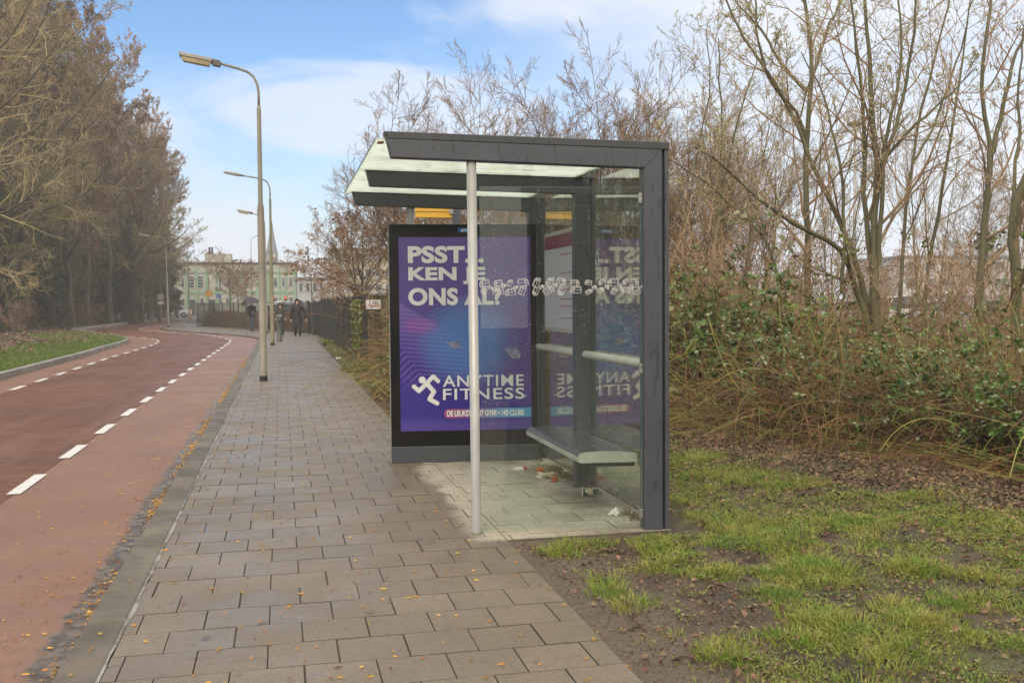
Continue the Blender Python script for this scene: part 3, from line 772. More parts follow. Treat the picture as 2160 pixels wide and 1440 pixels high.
# little bus drawings printed across the side glass
m_print = pmat('white_print', (.68, .69, .66), (.58, .59, .56), .6)
b = MB(); rb = np.random.default_rng(12)
def strip(pts, w, put):
    for (x0, z0), (x1, z1) in zip(pts[:-1], pts[1:]):
        d = math.hypot(x1-x0, z1-z0)
        if d < 1e-6: continue
        ex, ez = (x1-x0)/d, (z1-z0)/d; x0, z0, x1, z1 = x0-ex*w*.4, z0-ez*w*.4, x1+ex*w*.4, z1+ez*w*.4; qx, qz = -ez*w/2, ex*w/2
        b.add([put(x0+qx, z0+qz), put(x0-qx, z0-qz), put(x1-qx, z1-qz), put(x1+qx, z1+qz)], [(0, 1, 2, 3)])
put_side = lambda x, z: SH(x, YN+.0437, z)
ZB0, ZB1 = 1.542, 1.655
def bus(cx, cz, L, H_, rot, kind):
    ca, sa = math.cos(rot), math.sin(rot)
    f = lambda x, z: (cx+x*ca-z*sa, cz+x*sa+z*ca)
    polys = [[(-.5, -.5), (-.5, .42), (-.42, .5), (.22, .5), (.40, .30), (.5, -.02), (.47, -.5), (-.5, -.5)],
             [(.22, .5), (.18, -.5)], [(-.42, .36), (-.42, -.06), (.12, -.06), (.13, .36), (-.42, .36)],
             [(.25, .30), (.40, .20), (.44, -.12), (.24, -.12), (.25, .30)], [(.26, -.30), (.44, -.30)]]
    if kind: polys.append([(-.15, .36), (-.15, -.06)])
    for pl in polys:
        q = [f(x*L, z*H_) for x, z in pl]
        if any(p[1] > ZB1 or p[1] < ZB0 for p in q): q = [(p[0], min(max(p[1], ZB0), ZB1)) for p in q]
        strip(q, .0020, put_side)
x = 1.275
while x < 2.27:
    for row in (0, 1):
        L = rb.choice([.07, .055, .062, .045]); Hh = L*rb.uniform(.58, .72)
        bus(min(x+rb.uniform(-.006, .006), 2.25), (ZB1-.028 if row == 0 else ZB0+.028)+rb.uniform(-.008, .008), L*rb.choice([-1, 1]), Hh, rb.choice([0, .5, -.6, .15, -.2, 1.2]), rb.random() < .5)
    if rb.random() < .75: bus(x+.040, (ZB0+ZB1)/2+rb.uniform(-.01, .012), .028, .02, rb.uniform(-.7, .7), 0)
    x += rb.uniform(.074, .088)
b.build('bus_drawings', m_print, side)
# two round handrails with domed ends
m_rail = pmat('rail_paint', (.52, .51, .46), (.42, .41, .37), .45, .08, 7, .1, 80, .001)
for y0, y1 in ((YN+.10, YM-.12), (YM+.14, YF-.18)):
    b = MB(); ys = [y0-.026, y0-.02, y0-.008, y0, y1, y1+.008, y1+.02, y1+.026]
    b.tube([SH(2.345, y, 1.082) for y in ys], [.006, .020, .028, .030, .030, .028, .020, .006], 16); b.build('handrail', m_rail, shelter, smooth=True)
# bench: folded perforated sheet on a bracket from the middle post
m_seat, t, bs, o = newmat('perforated_seat'); v = coords(t)
vo = t.nodes.new('ShaderNodeTexVoronoi'); t.links.new(v, vo.inputs[0]); vo.inputs['Scale'].default_value = 34; vo.inputs['Randomness'].default_value = 0.0
hole = maprange(t, vo.outputs['Distance'], .26, .32, 1, 0)
cc = mixcol(t, hole, mixcol(t, noise(t, v, 5, 5), (.085, .088, .105), (.125, .128, .14)), (.008, .008, .01))
cc = mixcol(t, maprange(t, noise(t, v, 3, 5), .5, .7, 0, .6), cc, (.13, .125, .10))
t.links.new(cc, bs.inputs['Base Color']); bs.inputs['Metallic'].default_value = .1; t.links.new(maprange(t, noise(t, v, 7, 5), .3, .7, .10, .28), bs.inputs['Roughness'])
bump(t, hole, bs, -.6, .004)
bx0, bx1, by0, by1 = 1.965, 2.375, 6.575, 8.06
prof = [(bx0+.012, .395), (bx0, .405), (bx0, .445), (bx0+.012, .460), (bx0+.05, .468), (bx0+.16, .474), (bx0+.28, .470), (bx1-.02, .460), (bx1, .452), (bx1, .40), (bx1-.02, .395)]
b = MB(); b.loft([[SH(x, y, z) for x, z in prof] for y in (by0, by1)]); seat = b.build('bench_seat', m_seat, shelter)
m_lip = pmat('seat_lip', (.40, .41, .36), (.33, .34, .30), .45, .1, 6)
b = MB(); b.loft([[SH(bx0+(x-bx0)*.995, y, z+(.0 if z > .44 else -.001)) for x, z in prof] for y in (by0-.006, by0-.001)]); b.build('end_plate', m_lip, seat)
b = MB(); b.hexa(bx0-.004, bx0-.001, by0, by1, .402, .437, SH); b.build('front_edge', m_lip, seat)
for y0, y1, z0 in ((YM+.02, YM+.07, .33), (YN+.40, YN+.43, .36)):
    MB().hexa(2.02, 2.37, y0, y1, z0, .394, SH).build('bench_bracket', m_anth, shelter, bevel=.003)
# timetable case behind the glass of the far bay
m_paper, t, bs, o = newmat('timetable_paper'); v = coords(t, 'Object'); s = t.nodes.new('ShaderNodeSeparateXYZ'); t.links.new(v, s.inputs[0])
ln = math_node(t, 'FRACT', math_node(t, 'MULTIPLY', s.outputs[2], 58)); gray = maprange(t, ln, .45, .5)
blk = maprange(t, noise(t, coords(t, 'Object', (1, 90, 20)), 1, 2), .5, .55)
cc = mixcol(t, math_node(t, 'MULTIPLY', math_node(t, 'MULTIPLY', gray, blk), .35), (.50, .50, .55), (.20, .20, .25)); t.links.new(cc, bs.inputs['Base Color']); bs.inputs['Roughness'].default_value = .4
tt = MB().hexa(2.352, 2.388, 7.97, 8.98, 1.235, 2.115, SH).build('timetable_case', pmat('case_frame', (.40, .39, .36), (.33, .32, .30), .5), shelter, bevel=.004)
MB().hexa(2.348, 2.3515, 8.01, 8.94, 1.27, 2.08, SH).build('timetable', m_paper, tt)
MB().hexa(2.3455, 2.3475, 8.01, 8.94, 1.965, 2.08, SH).build('header_band', pmat('burgundy_band', (.20, .035, .055), (.17, .03, .05), .4), tt)
b = MB()
for z in (1.90, 1.74, 1.66, 1.60, 1.52, 1.46, 1.36): b.hexa(2.3460, 2.3475, 8.05, 8.42, z, z+.007, SH)
b.build('red_rule', pmat('red_print', (.40, .10, .12), None, .5), tt)
# lit-from-nowhere advertising case closing the far end
AO = np.array([.972, 9.425]); AE = np.array([2.362, 9.262]); AD = (AE-AO)/np.linalg.norm(AE-AO); AN_ = np.array([AD[1], -AD[0]]); AWID = float(np.linalg.norm(AE-AO)); AH = 2.236
def PA(u, z, d=0.0):
    p = AO+AD*u+AN_*d; return (p[0], p[1], z)       # d towards the viewer
def abox(b, u0, u1, z0, z1, d0, d1):
    return b.hexa(u0, u1, d0, d1, z0, z1, lambda u, d, z: PA(u, z, d))
ad = thing('advertising_case', 'black framed advertising case with purple gym poster closing the shelter end', 'advertisement', (*((AO+AE)/2), 0))
b = MB(); abox(b, .012, AWID-.012, .158, AH-.006, -.17, .0); b.build('casing', m_black, ad, bevel=.004)
b = MB(); abox(b, .010, AWID-.010, 0, .155, -.165, .002); b.build('plinth', m_anth, ad, bevel=.004)
m_sidep = pmat('case_side', (.24, .235, .22), (.18, .178, .165), .45)
for u0, u1 in ((0, .0118), (AWID-.0118, AWID)):
    b = MB(); abox(b, u0, u1, 0, AH, -.18, .012); b.build('side_profile', m_sidep if u0 == 0 else m_anth, ad, bevel=.003)
def U(px): return (px-818)/(1133-818)*AWID
def Zp(py): return AH-(py-472)/(977-472)*AH
pu0, pu1, pz0, pz1 = U(840), U(1117.5), Zp(909.5), Zp(500.5)
m_post, t, bs, o = newmat('gym_poster')
v = coords(t, 'UV'); s = t.nodes.new('ShaderNodeSeparateXYZ'); t.links.new(v, s.inputs[0]); x_, y_ = s.outputs[0], s.outputs[1]
base = mixcol(t, maprange(t, y_, 0, 1), (.026, .016, .19), (.072, .040, .215))
base = mixcol(t, maprange(t, noise(t, v, 2.2, 3), .4, .7, 0, .5), base, (.042, .024, .18))
def gauss(cx0, cy0, rx, ry, f0=0., f1=1.):
    dx = math_node(t, 'DIVIDE', math_node(t, 'SUBTRACT', x_, cx0), rx); dy = math_node(t, 'DIVIDE', math_node(t, 'SUBTRACT', y_, cy0), ry)
    r2 = math_node(t, 'ADD', math_node(t, 'MULTIPLY', dx, dx), math_node(t, 'MULTIPLY', dy, dy))
    return maprange(t, r2, 1, 0, f0, f1)
# the bright wedge of light beams
edge = math_node(t, 'SUBTRACT', math_node(t, 'SUBTRACT', .665, math_node(t, 'MULTIPLY', x_, .40)), y_)
wedge = maprange(t, edge, -.004, .006)
base = mixcol(t, math_node(t, 'MULTIPLY', wedge, maprange(t, edge, .30, 0, 0, .65)), base, (.11, .070, .28))
base = mixcol(t, gauss(.52, .46, .44, .27, 0, .9), base, (.055, .165, .42))
base = mixcol(t, gauss(.16, .545, .17, .05, 0, .45), base, (.27, .05, .27))
base = mixcol(t, gauss(1.0, .40, .3, .3, 0, .6), base, (.09, .035, .18))
base = mixcol(t, maprange(t, y_, .09, .02, 0, .8), base, (.065, .045, .24))
# fine printed lines: gently falling ones in the wedge, rising ones at the lower left and upper right
kx = math_node(t, 'MAXIMUM', math_node(t, 'SUBTRACT', math_node(t, 'MULTIPLY', y_, -1.25), math_node(t, 'SUBTRACT', math_node(t, 'MULTIPLY', x_, 1.0), .60)), 0.0)
f1 = math_node(t, 'ADD', math_node(t, 'ADD', y_, math_node(t, 'MULTIPLY', x_, .06)), math_node(t, 'MULTIPLY', math_node(t, 'MAXIMUM', math_node(t, 'SUBTRACT', math_node(t, 'SUBTRACT', .44, y_), x_), 0.), .42))
l1 = maprange(t, math_node(t, 'ABSOLUTE', math_node(t, 'SUBTRACT', math_node(t, 'FRACT', math_node(t, 'MULTIPLY', f1, 46)), .5)), .34, .44)
m1 = math_node(t, 'MULTIPLY', wedge, maprange(t, y_, .19, .30)); m1 = math_node(t, 'MULTIPLY', m1, maprange(t, x_, .85, .4))
f2 = math_node(t, 'SUBTRACT', y_, math_node(t, 'MULTIPLY', x_, .30))
l2 = maprange(t, math_node(t, 'ABSOLUTE', math_node(t, 'SUBTRACT', math_node(t, 'FRACT', math_node(t, 'MULTIPLY', f2, 44)), .5)), .36, .45)
m2 = math_node(t, 'MULTIPLY', math_node(t, 'SUBTRACT', 1.0, wedge), math_node(t, 'MULTIPLY', maprange(t, f2, .57, .55), maprange(t, x_, .15, .3)))
ll = math_node(t, 'MULTIPLY', math_node(t, 'MAXIMUM', math_node(t, 'MULTIPLY', l1, m1), math_node(t, 'MULTIPLY', math_node(t, 'MULTIPLY', l2, m2), .6)), .22)
base = mixcol(t, ll, base, (.36, .30, .60))
t.links.new(base, bs.inputs['Base Color']); t.links.new(base, bs.inputs['Emission Color']); bs.inputs['Emission Strength'].default_value = .14; bs.inputs['Roughness'].default_value = .14; bs.inputs['Coat Weight'].default_value = .0
b = MB(); b.add([PA(pu0, pz0, .0035), PA(pu1, pz0, .0035), PA(pu1, pz1, .0035), PA(pu0, pz1, .0035)], [(0, 1, 2, 3)])
poster = b.build('poster', m_post, ad)
uv = poster.data.uv_layers.new(name='UVMap')
for i, q in enumerate(((0, 0), (1, 0), (1, 1), (0, 1))): uv.data[i].uv = q
m_let = pmat('poster_lettering', (.66, .66, .64), (.60, .60, .58), .3)
m_let.node_tree.nodes['Principled BSDF'].inputs['Emission Color'].default_value = (.62, .62, .60, 1); m_let.node_tree.nodes['Principled BSDF'].inputs['Emission Strength'].default_value = .14      # the case is lit from behind
put = lambda u, z: PA(u, z, .0055)
for txt, xa, xb, ya, yb in (('PSST...', 859, 1018.5, 519, 555), ('KEN JE', 859.5, 1021.5, 563.5, 599.5), ('ONS AL?', 859, 1055, 607, 644)):
    b = MB(); text_on(b, txt, U(xa), U(xb), Zp(yb), Zp(ya), put, .043, 1.06); b.build('slogan', m_let, poster)
for txt, xa, xb, ya, yb in (('ANYTIME', 929.5, 1101.5, 792.5, 816.5), ('FITNESS', 929.5, 1102.5, 820.5, 844.5)):
    b = MB(); text_on(b, txt, U(xa), U(xb), Zp(yb), Zp(ya), put, .012, 1.12); b.build('gym_name', m_let, poster)
b = MB(); b.add([put(U(1105)+.008*math.cos(q*.6283), Zp(839)+.008*math.sin(q*.6283)) for q in range(10)], [tuple(range(10))]); b.build('registered_dot', m_let, poster)
# running figure: a disc and two thick round-ended strokes
b = MB()
def capstroke(pts, w):
    for (xa, ya), (xb, yb) in zip(pts[:-1], pts[1:]):
        ua, za, ub, zb = U(xa), Zp(ya), U(xb), Zp(yb); th = math.atan2(zb-za, ub-ua)
        vs = [put(ub+w*math.cos(th-math.pi/2+math.pi*k/8), zb+w*math.sin(th-math.pi/2+math.pi*k/8)) for k in range(9)]
        vs += [put(ua+w*math.cos(th+math.pi/2+math.pi*k/8), za+w*math.sin(th+math.pi/2+math.pi*k/8)) for k in range(9)]
        b.add(vs, [tuple(range(18))])
capstroke([(868.5, 814.5), (879, 824.5), (909.5, 794), (919.5, 804)], .0195)
capstroke([(895, 808.5), (910.5, 826), (901, 842), (917, 851)], .0205)
b.add([put(U(886)+.0325*math.cos(q*.2618), Zp(801)+.0325*math.sin(q*.2618)) for q in range(24)], [tuple(range(24))])
# strokes overlap: lift each a hair so no two faces share a plane
for i in range(0, 6): pass
for i, f in enumerate(b.f):
    for k in f: b.v[k] = (b.v[k][0]+AN_[0]*.0003*i, b.v[k][1]+AN_[1]*.0003*i, b.v[k][2])
b.build('runner_emblem', m_let, poster)
# coloured ribbon and its line of small print
m_rib, t, bs, o = newmat('ribbon'); v = coords(t, 'Generated'); s = t.nodes.new('ShaderNodeSeparateXYZ'); t.links.new(v, s.inputs[0])
t.links.new(mixcol(t, maprange(t, s.outputs[0], .3, .75), mixcol(t, maprange(t, s.outputs[0], 0, .35), (.32, .06, .19), (.25, .08, .26)), (.10, .36, .62)), bs.inputs['Base Color']); bs.inputs['Roughness'].default_value = .25
b = MB(); za, zb = Zp(883.5), Zp(863.5); zc_, rad = (za+zb)/2, (zb-za)/2
pts = [(pu1-.001, za), (pu1-.001, zb)]+[(U(941)+rad*math.cos(math.pi/2+math.pi*k/10), zc_+rad*math.sin(math.pi/2+math.pi*k/10)) for k in range(11)]
b.add([PA(u, z, .005) for u, z in pts], [tuple(range(len(pts)-1, -1, -1))]); b.build('ribbon', m_rib, poster)
b = MB(); text_on(b, 'DE LEUKSTE 24/7 GYM! \u2022 140 CLUBS', U(937.5), U(1101.5), Zp(880), Zp(867), lambda u, z: PA(u, z, .0065), .035, .95); b.build('small_print', m_let, poster)
m_hl = pmat('headlight_print', (.34, .33, .48), (.16, .15, .34), .3, .05, 30, lo=.4, hi=.6)
for q in (((935.5, 720.5), (963, 721), (969, 733), (953, 736.5)), ((1059.5, 735.5), (1086, 735.5), (1096, 748), (1093, 758), (1077, 758.5))):
    b = MB(); b.add([PA(U(x), Zp(y), .0048) for x, y in q], [tuple(range(len(q)-1, -1, -1))]); b.build('headlight_picture', m_hl, poster)
b = MB(); abox(b, U(965), U(999), Zp(490.3), Zp(481), .0008, .0030); tg = b.build('maker_tag', pmat('blue_tag', (.025, .16, .48), None, .4), ad)
b = MB(); text_on(b, 'global', U(971.5), U(992.5), Zp(489.4), Zp(482.4), lambda u, z: PA(u, z, .0042), .01); b.build('tag_lettering', m_let, tg)

# --- bus stop pole with its yellow board, just beyond the shelter
YS = 11.3
p0 = D(963, 470, YS); bs_t = thing('bus_stop_sign', 'yellow bus stop board on a square grey pole behind the shelter', 'bus stop sign', (p0[0], YS, 0))
MB().box((p0[0], YS, 1.45), (.082, .082, 2.9)).build('pole', m_anth, bs_t, bevel=.004)
m_yel = pmat('yellow_board', (.62, .36, .035), (.56, .32, .03), .45)
a, e = D(876, 459, YS), D(953.5, 458, YS)
MB().box(((a[0]+e[0])/2, YS, a[2]+.31), (e[0]-a[0], .035, .62)).build('board', m_yel, bs_t, bevel=.004)
b = MB()
for z in (.105, .165, .26, .36): b.box(((a[0]+e[0])/2, YS-.0188, a[2]+z-.04), (e[0]-a[0]-.006, .002, .006))
b.build('groove', m_dark, bs_t)
MB().box((e[0]-.012, YS-.022, a[2]+.07), (.05, .03, .055)).build('bracket', m_steel, bs_t, bevel=.003)

# --- rubbish on the dry paving
def at(px, py): q = G(px, py); return q[0], q[1]
x, y = at(1229, 1047)
cup = thing('paper_cup', 'crushed green and cream paper cup lying by the middle post', 'paper cup', (x+.055, y, .036), 0)
m_cupg, t, bs, o = newmat('cup_print'); v = coords(t); n_ = noise(t, v, 17, 1, .4)
t.links.new(mixcol(t, maprange(t, n_, .52, .54), (.018, .085, .075), (.62, .52, .33)), bs.inputs['Base Color']); bs.inputs['Roughness'].default_value = .4
cup.rotation_euler = (0, R(90), R(-14))
b = MB(); b.lathe([(.026, -.055), (.0275, -.05), (.0375, .05)], (0, 0, 0), 20); b.f = b.f[:-2]+[b.f[-2]]; b.build('cup_body', m_cupg, cup, True, local=True).scale = (.9, 1.04, 1)
b = MB(); b.lathe([(.0375, .0505), (.040, .052), (.040, .056), (.0375, .057), (.0345, .052)], (0, 0, 0), 20); b.f = b.f[:-2]; b.build('cup_rim', pmat('white_paper', (.70, .69, .65), (.6, .59, .55), .6), cup, True, local=True)
cup.rotation_euler = (0, R(-90), R(-14))
m_wp = pmat('white_paper', (.70, .69, .65))
def crumple(name, px, py, sx, sy, sz, mat, seed, rz, label, catg, flat=.0):
    x, y = at(px, py); rg = np.random.default_rng(seed); bm_ = bmesh.new(); bmesh.ops.create_icosphere(bm_, subdivisions=3, radius=1)
    for vv in bm_.verts:
        q = vv.co; k = 1+.28*math.sin(q.x*5+seed)+.22*math.sin(q.y*7+2*seed)+.2*math.sin(q.z*6+q.x*4)+rg.normal(0, .07)
        vv.co = Vector((q.x*sx*k, q.y*sy*k, max(-sz*.55, q.z*sz*k)))
    me = bpy.data.meshes.new(name); bm_.to_mesh(me); bm_.free()
    o = link(name, me, mat); o.location = (x, y, sz*.55+.002); o.rotation_euler = (0, 0, rz); return tag(o, label, catg)
m_tis = pmat('tissue', (.66, .65, .62), (.52, .50, .45), .8, .1, 30, .5, 60, .005)
m_orange = pmat('orange_wrapper', (.62, .15, .02), (.42, .09, .015), .5, .1, 25, .4, 60, .004)
m_cream = pmat('cream_wrapper', (.58, .54, .44), (.36, .27, .12), .6, .1, 22, .5, 60, .005, lo=.45, hi=.6)
crumple('crumpled_tissue', 1297, 1086, .036, .026, .028, m_tis, 1, .3, 'small white crumpled tissue on the paving near the glass side', 'tissue')
crumple('food_wrapper', 1152, 1008, .080, .028, .030, m_cream, 4, -.3, 'cream crumpled food wrapper lying in front of the bench', 'wrapper')
crumple('orange_scrap', 1171, 1016, .034, .018, .026, m_orange, 7, .4, 'orange scrap at the right end of the cream wrapper', 'wrapper')
crumple('orange_peel', 1140, 996, .034, .022, .026, m_orange, 9, .1, 'bright orange scrap lying just behind the cream wrapper', 'wrapper')
x, y = at(1100, 990)
pk = thing('cigarette_packet', 'crushed white and red packet lying before the advertising case', 'packet', (x, y, .012), -.1)
b = MB(); b.box((0, 0, 0), (.09, .058, .026)); b.build('packet', m_wp, pk, bevel=.003, local=True)
b = MB(); b.box((.030, -.0005, .0005), (.032, .0605, .0285)); b.build('red_end', pmat('red_card', (.42, .03, .035), None, .5), pk, local=True, bevel=.003)
b = MB(); b.box((-.056, .004, -.004), (.042, .034, .012), .15, .8); b.build('torn_flap', m_wp, pk, local=True, bevel=.003)
# weeds and rubbish in the crack under the rear glass
rw = np.random.default_rng(8)
n = 900; yy = rw.uniform(YN+.1, YF-.05, n); kk = vnoise(yy*0, yy, .25) > .45
P = np.c_[2.385-np.abs(rw.normal(0, .035, n)), yy-.01, rw.uniform(.002, .03, n)][kk]
V, F = leafquads(P, rw.uniform(.015, .045, len(P)), rw, .4, .4, .6); npmesh('crack_litter', V, F, m_litter, kind='stuff')
P = np.c_[2.36-np.abs(rw.normal(0, .07, 260)), rw.normal(8.45, .25, 260)]
V, F = blades(P, np.full(len(P), .002), rw.uniform(.02, .06, len(P)), .004, 1.6, rw); npmesh('crack_weeds', V, F, pmat('dry_grass', (.26, .22, .09), (.20, .20, .06), .7, island=.3, transl=.3), kind='stuff')

# ================================================================== STREET FURNITURE, PEOPLE, CARS, BUILDINGS
m_pole = pmat('galvanised_pole', (.255, .235, .195), (.175, .165, .125), .6, .1, 3, .2, 60, .002, stretch=(1, 1, .35))
m_polem = pmat('mossy_pole', (.215, .20, .135), (.125, .135, .065), .7, .1, 3, .3, 50, .003, stretch=(1, 1, .3))
m_head = pmat('lamp_housing', (.26, .245, .21), (.20, .19, .165), .5)
m_diff = pmat('lamp_cover', (.50, .44, .26), (.40, .36, .22), .3)
m_neck = pmat('lamp_neck', (.10, .10, .085), (.08, .08, .07), .5)
def lamp(loc, label, height=6.0, side=-1, mossy=False, slim=False, arm=.72, drop=.0, lean=0.0, group='street lamps along the pavement'):
    t = thing('street_lamp', label, 'street lamp', loc, 0, group)
    x0, y0, z0 = loc; mp_ = m_polem if mossy else m_pole; s = side
    L = lambda x, z: (x0+x+lean*z, y0, z0+z)
    b = MB(); b.tube([L(0, -.05), L(0, .12), L(0, .13), L(0, 3.35), L(0, 3.46), L(0, 5.25), L(0, 5.33)], [.076, .075, .071, .066, .046, .041, .030], 14)
    b.build('pole', mp_, t, smooth=True)
    b = MB(); b.tube([L(0, 0), L(0, .10)], [.079, .077], 14); b.build('base_band', m_dark, t, smooth=False)
    hz = height; pts = [L(0, 5.32), L(0, hz-.42), L(s*.02, hz-.27), L(s*.08, hz-.13), L(s*.18, hz-.04), L(s*.34, hz+.02), L(s*arm, hz+.11)]
    b = MB(); b.tube(pts, .025, 10); b.build('arm', mp_, t, smooth=True)
    hx = s*arm; tilt = .17
    H_ = lambda u, v, w: (x0+hx+s*u+lean*hz, y0+v, z0+hz+.11+w+u*tilt)
    if slim:
        b = MB(); b.hexa(-.03, .12, -.05, .05, -.035, .035, H_); b.build('neck', m_neck, t, bevel=.01)
        b = MB(); b.loft([[H_(u, v*wd_, w*tk) for v, w in ((-1, -.5), (1, -.5), (1, .2), (.6, .6), (-.6, .6), (-1, .2))] for u, wd_, tk in ((.10, .07, .07), (.2, .12, .10), (.55, .12, .06), (.66, .08, .03))]); b.build('lantern', m_head, t, bevel=.006)
    else:
        b = MB(); b.hexa(-.02, .13, -.06, .06, -.07, .05, H_); b.build('neck', m_neck, t, bevel=.01)
        b = MB(); b.loft([[H_(u, v*.115, w) for v, w in ((-1, -.02), (1, -.02), (.95, .025), (.55, .06), (-.55, .06), (-.95, .025))] for u in (.13, .16, .70, .73)]); b.build('housing', m_head, t, bevel=.008)
        b = MB(); b.prism([H_(u, v, -.021) for u, v in ((.15, -.10), (.71, -.10), (.71, .10), (.15, .10))], [H_(u, v, -.105) for u, v in ((.19, -.07), (.66, -.07), (.66, .07), (.19, .07))]); b.build('cover', m_diff, t, bevel=.01)
    return t
q = G(556, 803); lamp((q[0], q[1], 0), 'nearest grey street lamp with a long cream lantern beside the kerb')
q = G(575, 728); lamp((q[0], q[1], 0), 'mossy street lamp with a slim flat lantern, second from the viewer', slim=True, mossy=True, arm=.95)
q = G(562, 703); lamp((q[0], q[1], 0), 'street lamp half hidden behind the two nearest ones', arm=.6, slim=False)
q = G(355.5, 689.5); lamp((q[0], q[1], 0), 'street lamp at the tip of the pavement bend before the woods', arm=.9, lean=-.012)
q = G(399.5, 678.5); lamp((q[0], q[1], 0), 'street lamp past the pavement bend in front of the green house fronts', arm=.8, height=5.75)
q = D(440, 655, 121); lamp((q[0], q[1], 0), 'thin distant street lamp that carries the yellow arrow board', arm=.85)
q = D(531.5, 640, 92); lamp((q[0], q[1], 0), 'pale lamp column behind the fence with its lantern to the right', height=7.4, side=1, slim=True, arm=.55)

# --- dark parking post with a rounded cap
q = G(590, 719.5); bo = thing('parking_post', 'dark grey rounded parking post standing on the pavement', 'parking post', (q[0], q[1], 0))
m_post2 = pmat('post_grey', (.095, .10, .10), (.065, .07, .07), .5, .1, 6)
b = MB(); b.lathe([(.115, 0), (.115, .03), (.105, .05), (.100, .72), (.115, .80), (.125, .86), (.11, .93)], (q[0], q[1], 0), 18); b.build('shaft', m_post2, bo, True)
b = MB(); b.lathe([(.112, .925), (.138, .93), (.140, .97), (.115, 1.02), (.06, 1.05), (.004, 1.06)], (q[0], q[1], 0), 18); b.build('cap', m_post2, bo, True)
for s in (-1, 1):
    b = MB(); b.tube([(q[0]+s*.13, q[1]-.04, .985), (q[0]+s*.07, q[1]-.05, 1.045), (q[0]+s*.015, q[1]-.05, 1.062)], [.012, .016, .012], 8); b.build('cap_ridge', pmat('cap_grey', (.42, .42, .41), (.30, .30, .30), .35), bo, True)
b = MB(); b.box((q[0], q[1]-.112, .80), (.10, .02, .10)); b.build('face_plate', m_dark, bo, bevel=.004)

